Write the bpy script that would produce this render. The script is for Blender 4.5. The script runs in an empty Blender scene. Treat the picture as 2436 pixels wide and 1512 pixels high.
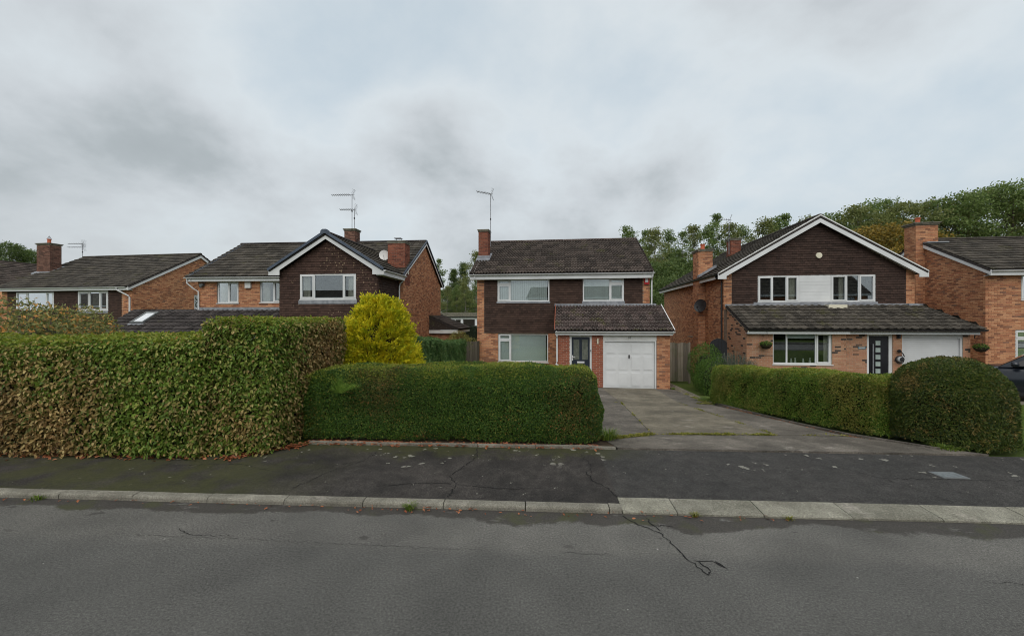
import bpy, math, random
import numpy as np
from mathutils import Matrix, Vector

random.seed(7)
rng = np.random.default_rng(11)
R = math.radians
scene = bpy.context.scene
COL = scene.collection

# ------------------------------------------------------------------ camera
CAM_H = 2.14
cam_d = bpy.data.cameras.new('camera')
cam_d.sensor_width = 36.0
cam_d.lens = 36.0 * 985.0 / 2435.0
cam_d.clip_start = 0.05
cam_d.clip_end = 3000
cam = bpy.data.objects.new('camera', cam_d)
cam.location = (0, 0, CAM_H)
cam.rotation_euler = (R(90), 0, 0)
COL.objects.link(cam)
scene.camera = cam

# ------------------------------------------------------------------ sky
SUN_EL, SUN_AZ = R(52), R(183)          # azimuth clockwise from +Y (behind the camera)
world = bpy.data.worlds.new('World')
scene.world = world
world.use_nodes = True


class NT:
    """small helper round a node tree"""
    def __init__(s, tree):
        s.t = tree
        s.n = tree.nodes
        s.l = tree.links

    def new(s, typ, **kw):
        nd = s.n.new(typ)
        for k, v in kw.items():
            setattr(nd, k, v)
        return nd

    def put(s, sock, v):
        if isinstance(v, bpy.types.NodeSocket):
            s.l.new(v, sock)
        elif v is not None:
            if sock.type == 'RGBA' and not hasattr(v, '__len__'):
                v = (v, v, v, 1)
            elif sock.type == 'RGBA' and len(v) == 3:
                v = (*v, 1)
            sock.default_value = v

    def math(s, op, a, b=None, c=None, clamp=False):
        nd = s.new('ShaderNodeMath', operation=op, use_clamp=clamp)
        s.put(nd.inputs[0], a)
        s.put(nd.inputs[1], b)
        s.put(nd.inputs[2], c)
        return nd.outputs[0]

    def mix(s, f, a, b, blend='MIX'):
        nd = s.new('ShaderNodeMix', data_type='RGBA', blend_type=blend)
        s.put(nd.inputs[0], f)
        s.put(nd.inputs[6], a)
        s.put(nd.inputs[7], b)
        return nd.outputs[2]

    def ramp(s, f, stops, interp='LINEAR'):
        nd = s.new('ShaderNodeValToRGB')
        cr = nd.color_ramp
        cr.interpolation = interp
        while len(cr.elements) < len(stops):
            cr.elements.new(0.5)
        for e, (p, c) in zip(cr.elements, stops):
            e.position = p
            if not hasattr(c, '__len__'):
                c = (c, c, c)
            e.color = (*c, 1) if len(c) == 3 else c
        s.put(nd.inputs[0], f)
        return nd.outputs[0]

    def noise(s, vec, scale, detail=4, rough=.55, dist=0.0, out=0):
        nd = s.new('ShaderNodeTexNoise')
        s.put(nd.inputs['Vector'], vec)
        nd.inputs['Scale'].default_value = scale
        nd.inputs['Detail'].default_value = detail
        nd.inputs['Roughness'].default_value = rough
        nd.inputs['Distortion'].default_value = dist
        return nd.outputs[out]

    def voronoi(s, vec, scale, feature='F1', out='Distance', rnd=1.0):
        nd = s.new('ShaderNodeTexVoronoi', feature=feature)
        s.put(nd.inputs['Vector'], vec)
        nd.inputs['Scale'].default_value = scale
        nd.inputs['Randomness'].default_value = rnd
        return nd.outputs[out]

    def smooth(s, x, a, b):
        nd = s.new('ShaderNodeMapRange', interpolation_type='SMOOTHSTEP')
        s.put(nd.inputs[0], x)
        nd.inputs[1].default_value = a
        nd.inputs[2].default_value = b
        return nd.outputs[0]

    def pos(s):
        return s.new('ShaderNodeNewGeometry').outputs['Position']

    def vmul(s, v, xyz):
        nd = s.new('ShaderNodeVectorMath', operation='MULTIPLY')
        s.put(nd.inputs[0], v)
        nd.inputs[1].default_value = xyz
        return nd.outputs[0]


SKY_SEED = 22.5


def build_sky():
    w = NT(world.node_tree)
    w.n.clear()
    tc = w.new('ShaderNodeTexCoord')
    sky = w.new('ShaderNodeTexSky', sky_type='NISHITA', sun_disc=False)
    sky.sun_elevation = SUN_EL
    sky.sun_rotation = SUN_AZ
    sky.air_density = 1.2
    sky.dust_density = 2.5
    sep = w.new('ShaderNodeSeparateXYZ')
    w.put(sep.inputs[0], tc.outputs['Generated'])
    # cloud layer: the view direction met with a plane overhead
    h = w.math('ADD', w.math('MAXIMUM', sep.outputs[2], 0.0), 0.50)
    comb = w.new('ShaderNodeCombineXYZ')
    w.put(comb.inputs[0], w.math('DIVIDE', sep.outputs[0], h))
    w.put(comb.inputs[1], w.math('DIVIDE', sep.outputs[1], h))
    comb.inputs[2].default_value = SKY_SEED
    big = w.noise(w.vmul(comb.outputs[0], (1.0, .72, 1)), 1.05, 2, .5, .0)
    mid = w.noise(comb.outputs[0], 2.5, 5, .55, .15)
    fine = w.noise(comb.outputs[0], 7.0, 6, .6, .1)
    dens = w.math('ADD', w.math('ADD', w.math('MULTIPLY', big, .68), w.math('MULTIPLY', mid, .25)), w.math('MULTIPLY', fine, .07))
    cloud = w.ramp(dens, [(0.38, (4.35, 4.95, 5.3)), (0.45, (5.0, 5.4, 5.6)), (0.50, (4.2, 4.48, 4.68)), (0.55, (3.05, 3.34, 3.48)), (0.62, (2.5, 2.76, 2.88))])
    # the cloud deck thickens to an even grey low down
    low = w.smooth(sep.outputs[2], 0.30, 0.02)
    cloud = w.mix(w.math('MULTIPLY', low, .60), cloud, (3.75, 3.98, 4.15))
    thin = w.smooth(dens, 0.50, 0.36)
    fac = w.math('SUBTRACT', 0.95, w.math('MULTIPLY', thin, 0.14))
    col = w.mix(fac, sky.outputs[0], cloud)
    bg = w.new('ShaderNodeBackground')
    w.put(bg.inputs[0], col)
    bg.inputs[1].default_value = 0.1
    out = w.new('ShaderNodeOutputWorld')
    w.l.new(bg.outputs[0], out.inputs[0])


build_sky()

sun_d = bpy.data.lights.new('sun', 'SUN')
sun_d.energy = 1.5
sun_d.angle = R(75)
sun_d.color = (1.0, 0.965, 0.92)
sun = bpy.data.objects.new('sun', sun_d)
sdir = Vector((math.sin(SUN_AZ) * math.cos(SUN_EL), math.cos(SUN_AZ) * math.cos(SUN_EL), math.sin(SUN_EL)))
sun.rotation_euler = sdir.to_track_quat('Z', 'Y').to_euler()
COL.objects.link(sun)

vs = scene.view_settings
vs.view_transform = 'Standard'
vs.look = 'None'
vs.exposure = 0.55
vs.gamma = 1.0
vs.use_curve_mapping = False
scene.cycles.filter_width = 1.0

# ------------------------------------------------------------------ materials
MATS = {}


def principled(name, color, rough=.8, bump=None, bump_s=.3, spec=.3, metal=0.0, color_fn=None):
    m = bpy.data.materials.new(name)
    m.use_nodes = True
    t = NT(m.node_tree)
    t.n.clear()
    p = t.new('ShaderNodeBsdfPrincipled')
    o = t.new('ShaderNodeOutputMaterial')
    t.l.new(p.outputs[0], o.inputs[0])
    c = color_fn(t) if color_fn else color
    t.put(p.inputs['Base Color'], c)
    p.inputs['Roughness'].default_value = rough
    p.inputs['Metallic'].default_value = metal
    p.inputs['Specular IOR Level'].default_value = spec
    if bump:
        b = t.new('ShaderNodeBump')
        b.inputs['Strength'].default_value = bump_s
        b.inputs['Distance'].default_value = .01
        t.put(b.inputs['Height'], bump(t))
        t.l.new(b.outputs[0], p.inputs['Normal'])
    MATS[name] = m
    return m


def rnd(t):
    oi = t.new('ShaderNodeObjectInfo').outputs['Random']
    ri = t.new('ShaderNodeNewGeometry').outputs['Random Per Island']
    return t.math('FRACT', t.math('ADD', oi, ri))


def brick_mat(name, stops, wear=.35):
    def cf(t):
        c = t.ramp(rnd(t), stops)
        p = t.pos()
        c = t.mix(wear, c, t.ramp(t.noise(p, 26, 3), [(.3, .45), (.7, 1.3)]), 'MULTIPLY')
        big = t.noise(p, .55, 3)
        return t.mix(.5, c, t.ramp(big, [(.3, (.72, .72, .72)), (.7, (1.18, 1.14, 1.1))]), 'MULTIPLY')
    return principled(name, None, .92, lambda t: t.noise(t.pos(), 160, 3), .35, .2, color_fn=cf)


brick_mat('brick_orange', [(0, (0.239, 0.111, 0.067)), (.2, (0.406, 0.177, 0.092)), (.5, (0.498, 0.244, 0.130)), (.75, (0.576, 0.304, 0.166)), (.9, (0.435, 0.185, 0.103)), (1, (0.225, 0.127, 0.086))])
brick_mat('brick_red', [(0, (.25, .082, .05)), (.5, (.33, .108, .065)), (.8, (.37, .135, .08)), (1, (.27, .09, .058))], .25)
brick_mat('brick_flashed', [(0, (0.055, 0.042, 0.036)), (.09, (0.110, 0.077, 0.061)), (.12, (0.385, 0.198, 0.116)), (.45, (0.473, 0.259, 0.154)), (.75, (0.429, 0.215, 0.132)), (1, (0.506, 0.308, 0.193))], .25)
brick_mat('brick_stack', [(0, (.12, .045, .032)), (.3, (.22, .078, .05)), (.7, (.28, .105, .066)), (1, (.15, .06, .045))])
brick_mat('brick_dark', [(0, (0.086, 0.048, 0.039)), (.5, (0.172, 0.086, 0.063)), (1, (0.241, 0.132, 0.098))])


def plain_noise(name, a, b, scale, rough=.9, bump_scale=None, bump_s=.3, spec=.2):
    principled(name, None, rough, (lambda t: t.noise(t.pos(), bump_scale, 3)) if bump_scale else None, bump_s, spec,
               color_fn=lambda t: t.mix(t.smooth(t.noise(t.pos(), scale, 4), .3, .7), a, b))


plain_noise('mortar', (.24, .18, .135), (.34, .26, .20), 8)
plain_noise('mortar_light', (.38, .33, .27), (.48, .42, .35), 8)
plain_noise('white_upvc', (.58, .59, .59), (.67, .68, .68), 1.2, .35, spec=.45)
plain_noise('white_paint', (.58, .58, .56), (.72, .72, .70), 2.5, .5, spec=.35)
plain_noise('white_render', (.66, .68, .70), (.76, .77, .79), .8, .9)
plain_noise('lead', (.17, .18, .20), (.28, .29, .31), 6, .55, spec=.4)
plain_noise('black_plastic', (.012, .012, .013), (.022, .022, .024), 5, .4, spec=.4)
plain_noise('blue_grey_plastic', (.045, .062, .09), (.07, .09, .125), 3, .5, spec=.4)
plain_noise('door_navy', (.012, .018, .03), (.018, .026, .042), 3, .4, spec=.4)
plain_noise('door_black', (.008, .008, .010), (.014, .014, .018), 3, .4, spec=.4)
plain_noise('chrome', (.55, .55, .56), (.65, .65, .66), 3, .25, spec=.5)
plain_noise('terracotta', (.42, .10, .055), (.52, .15, .08), 6)
plain_noise('cement_cap', (.10, .10, .075), (.21, .19, .15), 7, .95, 40)
plain_noise('aluminium', (.20, .21, .23), (.30, .31, .33), 9, .45, spec=.5)
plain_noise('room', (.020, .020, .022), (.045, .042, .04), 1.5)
plain_noise('curtain_cream', (.42, .40, .34), (.56, .53, .46), 4)
plain_noise('blind_grey', (.74, .77, .75), (.80, .83, .81), 2)
plain_noise('blind_pale', (.78, .81, .78), (.83, .86, .83), 1)
plain_noise('red_plastic', (.34, .018, .022), (.42, .03, .03), 5, .5)
plain_noise('grey_paint', (.12, .13, .13), (.17, .18, .18), 3, .8)
plain_noise('sign_blue', (.06, .15, .19), (.09, .19, .23), 3, .5)
plain_noise('cream_plastic', (.62, .58, .45), (.70, .66, .52), 3, .5)
plain_noise('obscure_glass', (.075, .085, .07), (.14, .15, .125), 9, .3, spec=.5)
plain_noise('door_glass', (.30, .36, .34), (.40, .47, .44), 9, .25, spec=.5)
plain_noise('twig', (.020, .016, .009), (.045, .034, .02), 30)
plain_noise('bark', (.055, .045, .033), (.12, .10, .075), 14, .95, 30, .6)
plain_noise('bark_pale', (.10, .09, .07), (.22, .20, .165), 14, .95, 30, .6)
plain_noise('soil', (.025, .018, .011), (.06, .042, .026), 9, 1, 40, .8)
plain_noise('tarred_crack', (.010, .010, .010), (.022, .021, .02), 20)
plain_noise('car_paint', (.010, .013, .020), (.012, .016, .024), 2, .22, spec=.6)
plain_noise('car_glass', (.006, .007, .008), (.008, .009, .01), 3, .08, spec=.35)
plain_noise('tyre', (.012, .012, .012), (.02, .02, .02), 15, .85)
plain_noise('alloy', (.32, .33, .34), (.42, .43, .44), 8, .35, spec=.5)
plain_noise('lamp_glass', (.6, .62, .63), (.72, .74, .75), 8, .12, spec=.7)
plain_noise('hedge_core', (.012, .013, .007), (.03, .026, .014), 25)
plain_noise('cover_metal', (.10, .115, .12), (.17, .19, .195), 25, .55, 90, .5, .4)


def roof_mat(name, base, moss, mossy, spots):
    def cf(t):
        p = t.pos()
        v = t.ramp(rnd(t), [(0, .5), (.5, .92), (1, 1.4)])
        c = t.mix(1.0, base, v, 'MULTIPLY')
        m = t.smooth(t.math('ADD', t.noise(p, 1.1, 4, .6), t.math('MULTIPLY', t.noise(p, 9, 3), .35)), .84 - mossy, 1.0 - mossy)
        c = t.mix(t.math('MULTIPLY', m, .75), c, moss)
        s = t.smooth(t.noise(p, 21, 3, .6), .66 - spots, .74 - spots)
        return t.mix(t.math('MULTIPLY', s, .6), c, (.25, .235, .205))
    return principled(name, None, .93, lambda t: t.noise(t.pos(), 70, 4), .5, .2, color_fn=cf)


roof_mat('roof_brown', (.064, .050, .042), (.075, .078, .020), .07, .06)
roof_mat('roof_brown_lichen', (.070, .051, .046), (.085, .085, .02), .09, .10)
roof_mat('roof_grey', (.060, .052, .042), (.070, .066, .026), .09, .05)
roof_mat('roof_dark', (.044, .038, .036), (.055, .054, .028), .03, .05)


def walltile_mat(name, base, spots):
    def cf(t):
        p = t.pos()
        c = t.mix(1.0, base, t.ramp(rnd(t), [(0, .72), (.5, 1.0), (1, 1.25)]), 'MULTIPLY')
        c = t.mix(.4, c, t.ramp(t.noise(p, .9, 3), [(.3, .7), (.7, 1.3)]), 'MULTIPLY')
        if spots:
            a = t.math('LESS_THAN', t.voronoi(p, 8.2), .25)
            b = t.smooth(t.noise(p, .7, 2), .34, .52)
            k = t.math('GREATER_THAN', t.voronoi(p, 8.2, out='Color'), .42)
            c = t.mix(t.math('MULTIPLY', t.math('MULTIPLY', a, t.math('MULTIPLY', b, k)), .75), c, (.27, .20, .125))
        return c
    return principled(name, None, .8, lambda t: t.noise(t.pos(), 90, 3), .25, .25, color_fn=cf)


walltile_mat('wall_tile_brown', (.052, .030, .022), False)
walltile_mat('wall_tile_maroon', (.056, .031, .023), True)
walltile_mat('wall_tile_dark', (.043, .025, .019), False)


def glass_mat():
    m = bpy.data.materials.new('window_glass')
    m.use_nodes = True
    t = NT(m.node_tree)
    t.n.clear()
    g = t.new('ShaderNodeBsdfGlossy')
    g.inputs['Roughness'].default_value = .012
    t.put(g.inputs['Color'], (.92, .97, 1.0))
    tr = t.new('ShaderNodeBsdfTransparent')
    t.put(tr.inputs['Color'], (.92, .95, .945))
    b = t.new('ShaderNodeBump')
    b.inputs['Strength'].default_value = .02
    t.put(b.inputs['Height'], t.noise(t.pos(), 2.2, 1))
    t.l.new(b.outputs[0], g.inputs['Normal'])
    mx = t.new('ShaderNodeMixShader')
    lw = t.new('ShaderNodeLayerWeight')
    lw.inputs['Blend'].default_value = .35
    t.put(mx.inputs[0], t.math('ADD', .12, t.math('MULTIPLY', lw.outputs['Fresnel'], .7), clamp=True))
    t.l.new(tr.outputs[0], mx.inputs[1])
    t.l.new(g.outputs[0], mx.inputs[2])
    o = t.new('ShaderNodeOutputMaterial')
    t.l.new(mx.outputs[0], o.inputs[0])
    MATS['window_glass'] = m


glass_mat()


def leaf_mat(name, stops, patch=None, patch_scale=.6, patch_lo=.45, patch_hi=.6, trans=.25, rough=.5, spec=.3, vary=.35, patch_x=None):
    """stops: colours met leaf by leaf; patch: colour stops of a second kind of leaf that takes over in patches"""
    m = bpy.data.materials.new(name)
    m.use_nodes = True
    t = NT(m.node_tree)
    t.n.clear()
    r = rnd(t)
    c = t.ramp(r, stops)
    p = t.pos()
    if patch:
        k = t.math('ADD', t.noise(p, patch_scale, 3, .6), t.math('MULTIPLY', t.math('SUBTRACT', r, .5), .22))
        if patch_x:                               # the second kind grows mostly at one end
            sx = t.new('ShaderNodeSeparateXYZ')
            t.put(sx.inputs[0], p)
            k = t.math('ADD', k, t.math('MULTIPLY', t.smooth(sx.outputs[0], patch_x[0], patch_x[1]), patch_x[2]))
        c = t.mix(t.smooth(k, patch_lo, patch_hi), c, t.ramp(r, patch))
    c = t.mix(vary, c, t.ramp(t.noise(p, 1.7, 3), [(.3, .6), (.7, 1.4)]), 'MULTIPLY')
    pr = t.new('ShaderNodeBsdfPrincipled')
    t.put(pr.inputs['Base Color'], c)
    pr.inputs['Roughness'].default_value = rough
    pr.inputs['Specular IOR Level'].default_value = spec
    tl = t.new('ShaderNodeBsdfTranslucent')
    t.put(tl.inputs['Color'], c)
    mx = t.new('ShaderNodeMixShader')
    mx.inputs[0].default_value = trans
    t.l.new(pr.outputs[0], mx.inputs[1])
    t.l.new(tl.outputs[0], mx.inputs[2])
    o = t.new('ShaderNodeOutputMaterial')
    t.l.new(mx.outputs[0], o.inputs[0])
    MATS[name] = m


leaf_mat('leaf_beech', [(0, (0.065, 0.117, 0.014)), (.35, (0.130, 0.214, 0.026)), (.7, (0.215, 0.297, 0.048)), (.92, (0.338, 0.373, 0.084)), (1, (0.442, 0.179, 0.060))],
         patch=[(0, (0.091, 0.044, 0.022)), (.35, (0.221, 0.131, 0.050)), (.7, (0.390, 0.269, 0.102)), (1, (0.468, 0.373, 0.156))], patch_scale=.33, patch_lo=.50, patch_hi=.64, patch_x=(-4.2, -6.6, .065))
leaf_mat('leaf_privet', [(0, (0.018, 0.049, 0.007)), (.5, (0.046, 0.107, 0.013)), (.85, (0.092, 0.170, 0.022)), (1, (0.206, 0.243, 0.032))],
         patch=[(0, (0.040, 0.051, 0.011)), (.5, (0.086, 0.097, 0.020)), (.9, (0.126, 0.128, 0.028)), (1, (0.320, 0.122, 0.038))], patch_scale=.8, patch_lo=.54, patch_hi=.70)
leaf_mat('leaf_privet_right', [(0, (0.052, 0.112, 0.012)), (.5, (0.117, 0.205, 0.022)), (.85, (0.182, 0.271, 0.034)), (1, (0.286, 0.330, 0.060))],
         patch=[(0, (0.104, 0.112, 0.017)), (.6, (0.208, 0.205, 0.036)), (1, (0.286, 0.257, 0.060))], patch_scale=.9, patch_lo=.48, patch_hi=.64)
leaf_mat('leaf_round_bush', [(0, (0.021, 0.040, 0.007)), (.5, (0.055, 0.088, 0.012)), (.85, (0.101, 0.131, 0.020)), (1, (0.172, 0.144, 0.039))],
         patch=[(0, (0.103, 0.077, 0.020)), (.6, (0.196, 0.138, 0.039)), (1, (0.265, 0.188, 0.055))], patch_scale=2.2, patch_lo=.58, patch_hi=.76)
leaf_mat('leaf_golden', [(0, (.36, .34, .014)), (.35, (.60, .53, .02)), (.7, (.80, .68, .03)), (1, (.84, .72, .05))],
         patch=[(0, (.12, .18, .010)), (.6, (.32, .37, .014)), (1, (.52, .52, .02))], patch_scale=4.5, patch_lo=.47, patch_hi=.60, trans=.35)
leaf_mat('leaf_shoots_toplit', [(0, (.13, .18, .02)), (.6, (.21, .26, .03)), (.93, (.30, .31, .05)), (1, (.36, .18, .05))], trans=.35)  # new growth; its paler tone also stands in for light on hedge tops
leaf_mat('leaf_laurel', [(0, (.035, .09, .022)), (.5, (.08, .16, .04)), (.9, (.14, .22, .07)), (1, (.22, .26, .10))])
leaf_mat('leaf_gold_green', [(0, (0.098, 0.105, 0.025)), (.5, (0.210, 0.203, 0.049)), (1, (0.350, 0.315, 0.084))])
leaf_mat('leaf_dark_hedge', [(0, (.006, .013, .005)), (.5, (.013, .026, .010)), (1, (.03, .052, .017))])
leaf_mat('leaf_shrub', [(0, (.028, .072, .010)), (.5, (.065, .135, .016)), (1, (.12, .20, .028))])
leaf_mat('leaf_sage', [(0, (.06, .075, .055)), (.5, (.11, .13, .095)), (1, (.18, .20, .155))])
leaf_mat('leaf_autumn_shrub', [(0, (0.100, 0.125, 0.037)), (.5, (0.188, 0.213, 0.069)), (.78, (0.325, 0.288, 0.100)), (.92, (0.550, 0.263, 0.075)), (1, (0.650, 0.350, 0.075))])
leaf_mat('leaf_tree_mid', [(0, (.08, .13, .035)), (.5, (.15, .215, .06)), (1, (.23, .29, .09))], trans=.45)
leaf_mat('leaf_tree_olive', [(0, (.105, .13, .04)), (.5, (.185, .215, .065)), (1, (.27, .28, .10))], trans=.45)
leaf_mat('leaf_tree_dark', [(0, (.05, .088, .022)), (.5, (.10, .15, .04)), (1, (.16, .21, .06))], trans=.4)
leaf_mat('leaf_tree_yellow', [(0, (.12, .095, .018)), (.5, (.22, .165, .03)), (1, (.36, .23, .035))], trans=.3)
leaf_mat('leaf_fern', [(0, (.11, .21, .03)), (1, (.22, .34, .06))])
leaf_mat('leaf_litter', [(0, (.10, .035, .015)), (.5, (.24, .075, .03)), (1, (.36, .14, .06))], trans=.05)
leaf_mat('leaf_grass', [(0, (.07, .12, .015)), (.6, (.12, .19, .025)), (1, (.20, .24, .05))])
leaf_mat('leaf_moss', [(0, (.10, .12, .012)), (.6, (.19, .19, .03)), (1, (.30, .27, .06))])
leaf_mat('leaf_straw', [(0, (.28, .18, .05)), (1, (.45, .33, .12))])


def wood_mat(name, a, b):
    def cf(t):
        p = t.vmul(t.pos(), (16, 16, 1.2))
        c = t.mix(t.noise(p, 1.6, 4, .6), a, b)
        c = t.mix(1.0, c, t.ramp(rnd(t), [(0, .6), (1, 1.3)]), 'MULTIPLY')
        g = t.smooth(t.noise(t.pos(), 2.1, 3), .5, .7)
        return t.mix(t.math('MULTIPLY', g, .35), c, (.07, .09, .03))
    principled(name, None, .9, lambda t: t.noise(t.vmul(t.pos(), (30, 30, 1.5)), 2, 3), .4, .2, color_fn=cf)


wood_mat('fence_wood', (.10, .085, .062), (.22, .195, .155))
wood_mat('fence_wood_dark', (.05, .042, .033), (.11, .095, .07))


# ground surfaces: object coordinates, x along the kerb, y away from the road
def obj_xy(t):
    tc = t.new('ShaderNodeTexCoord').outputs['Object']
    sp = t.new('ShaderNodeSeparateXYZ')
    t.put(sp.inputs[0], tc)
    return tc, sp.outputs[0], sp.outputs[1]


def grit(t, tc, c, fine, coarse):
    """stone chippings: per-grain light and dark"""
    c = t.mix(fine, c, t.ramp(t.noise(tc, 150, 2, .8), [(.32, .35), (.5, 1.0), (.70, 1.9)]), 'MULTIPLY')
    return t.mix(coarse, c, t.ramp(t.noise(tc, 52, 3, .8), [(.32, .45), (.5, 1.0), (.68, 1.6)]), 'MULTIPLY')


def road_cf(t):
    tc, x, y = obj_xy(t)
    c = t.mix(t.smooth(t.noise(tc, .7, 4, .6), .3, .7), (.098, .095, .086), (.132, .127, .114))
    # darker wearing course away from the channel
    band = t.smooth(t.math('ADD', y, t.math('MULTIPLY', t.noise(tc, 1.3, 3), .14)), -.62, -.86)
    c = t.mix(t.math('MULTIPLY', band, .55), c, (.074, .074, .069))
    c = t.mix(.45, c, t.ramp(t.noise(tc, 1.3, 5, .65), [(.3, .68), (.7, 1.3)]), 'MULTIPLY')
    c = grit(t, tc, c, .7, .85)
    # damp silt along the channel, ragged edge
    n = t.math('ADD', t.math('MULTIPLY', t.noise(tc, .75, 2), .75), t.math('MULTIPLY', t.noise(tc, 6, 5, .75), .22))
    edge = t.math('ADD', y, n)
    damp = t.math('MULTIPLY', t.smooth(edge, .25, .30), t.smooth(t.noise(t.vmul(tc, (.8, 2.5, 1)), 2.6, 4, .7), .30, .42))
    dc = grit(t, tc, t.mix(t.noise(tc, 9, 3), (.026, .023, .020), (.050, .043, .036)), .4, .5)
    c = t.mix(t.math('MULTIPLY', damp, .80), c, dc)
    moss = t.math('MULTIPLY', damp, t.smooth(t.noise(tc, 2.3, 4), .52, .66))
    c = t.mix(t.math('MULTIPLY', moss, .55), c, (.06, .066, .022))
    # small dark damp patches just outside it
    sp = t.smooth(t.noise(t.vmul(tc, (1.0, 2.0, 1)), 1.9, 4, .6), .645, .665)
    sp = t.math('MULTIPLY', sp, t.smooth(y, -.85, -.6))
    c = t.mix(t.math('MULTIPLY', sp, .75), c, (.050, .047, .042))
    wsp = t.math('LESS_THAN', t.voronoi(tc, 3.1), .026)
    return t.mix(t.math('MULTIPLY', wsp, .7), c, (.45, .44, .41))


principled('asphalt_road', None, .82, lambda t: t.noise(t.pos(), 170, 3, .7), .75, .3, color_fn=road_cf)


def pave_cf(t):
    tc, x, y = obj_xy(t)
    c = t.mix(t.smooth(t.noise(tc, .9, 4, .65), .32, .68), (.026, .024, .022), (.054, .048, .043))
    # newer patch over the drive crossing
    newp = t.smooth(x, 1.20, 1.24)
    c = t.mix(t.math('MULTIPLY', newp, .6), c, (.050, .049, .046))
    c = t.mix(.7, c, t.ramp(t.noise(tc, 7, 5, .65), [(.3, .6), (.7, 1.35)]), 'MULTIPLY')
    c = grit(t, tc, c, .8, .95)
    # moss along the hedge foot and on the left part
    gl = t.smooth(x, -1.8, -4.2)
    back = t.math('ADD', y, t.math('MULTIPLY', t.math('SUBTRACT', t.noise(tc, 2.6, 4, .65), .5), 1.6))
    m = t.math('MAXIMUM', t.math('MULTIPLY', gl, t.smooth(t.noise(tc, 1.9, 4, .6), .30, .58)), t.math('MULTIPLY', t.smooth(back, 1.35, 1.85), t.smooth(x, 2.4, .8)))
    c = t.mix(t.math('MULTIPLY', m, .7), c, t.mix(t.noise(tc, 19, 3), (.030, .034, .012), (.080, .082, .024)))
    # pale lichen discs
    wv = t.new('ShaderNodeVectorMath', operation='ADD')
    t.put(wv.inputs[0], tc)
    t.put(wv.inputs[1], t.vmul(t.noise(tc, 14, 2, out=1), (.16, .16, 0)))
    a = t.math('LESS_THAN', t.voronoi(wv.outputs[0], 7.5), t.math('MULTIPLY', t.smooth(t.noise(tc, 2.7, 2), .42, .75), .40))
    k = t.smooth(t.math('ADD', y, t.math('MULTIPLY', t.noise(tc, 1.5, 3), 1.3)), 1.62, 1.95)
    c = t.mix(t.math('MULTIPLY', t.math('MULTIPLY', a, k), .62), c, (.33, .32, .27))
    a2 = t.math('LESS_THAN', t.voronoi(wv.outputs[0], 5.5), .055)
    return t.mix(t.math('MULTIPLY', a2, .55), c, (.34, .33, .28))


principled('asphalt_pavement', None, .88, lambda t: t.noise(t.pos(), 120, 3, .7), .95, .25, color_fn=pave_cf)


def concrete_cf(a, b, gr, stain=.55):
    def cf(t):
        p = t.pos()
        c = t.mix(t.smooth(t.noise(p, 1.1, 5, .65), .3, .7), a, b)
        c = t.mix(.6, c, t.ramp(t.noise(p, 6, 5, .65), [(.3, .65), (.7, 1.28)]), 'MULTIPLY')
        d = t.smooth(t.noise(p, .6, 5, .65), .50, .68)
        c = t.mix(t.math('MULTIPLY', d, stain), c, (.075, .066, .054))
        w_ = t.smooth(t.math('ADD', t.noise(p, 1.5, 5, .7), t.math('MULTIPLY', t.noise(p, 17, 3), .15)), .66, .78)
        c = t.mix(t.math('MULTIPLY', w_, .55), c, (.33, .30, .26))
        c = t.mix(.6, c, t.ramp(rnd(t), [(0, .75), (1, 1.2)]), 'MULTIPLY')
        return grit(t, p, c, gr, gr)
    return cf


principled('kerb_concrete', None, .9, lambda t: t.noise(t.pos(), 120, 3), .5, .2, color_fn=concrete_cf((.15, .142, .115), (.25, .237, .195), .5))
principled('kerb_drop_concrete', None, .9, lambda t: t.noise(t.pos(), 120, 3), .6, .2, color_fn=concrete_cf((.17, .163, .128), (.25, .241, .195), .6, .5))
principled('drive_concrete', None, .9, lambda t: t.noise(t.pos(), 90, 3), .6, .2, color_fn=concrete_cf((.125, .110, .082), (.235, .207, .155), .5, .6))
principled('drive_concrete_dark', None, .9, lambda t: t.noise(t.pos(), 70, 3), .8, .2, color_fn=concrete_cf((.080, .072, .060), (.165, .146, .122), .75, .65))


def ground_cf(t):
    p = t.pos()
    c = t.mix(t.smooth(t.noise(p, .35, 5), .35, .65), (.045, .07, .016), (.09, .12, .03))
    return t.mix(.5, c, t.ramp(t.noise(p, 40, 2), [(.3, .5), (.7, 1.5)]), 'MULTIPLY')


principled('ground_grass', None, 1.0, lambda t: t.noise(t.pos(), 60, 3), .8, .1, color_fn=ground_cf)


# ------------------------------------------------------------------ mesh helpers
def link(o, parent=None):
    COL.objects.link(o)
    if parent:
        o.parent = parent
    return o


def tag(o, label=None, cat=None, group=None, kind=None):
    for k, v in (('label', label), ('category', cat), ('group', group), ('kind', kind)):
        if v:
            o[k] = v
    return o


def empty(name, loc=(0, 0, 0), rz=0.0, label=None, cat=None, group=None):
    o = bpy.data.objects.new(name, None)
    o.empty_display_size = .2
    o.location = loc
    o.rotation_euler = (0, 0, rz)
    link(o)
    return tag(o, label, cat, group)


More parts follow.
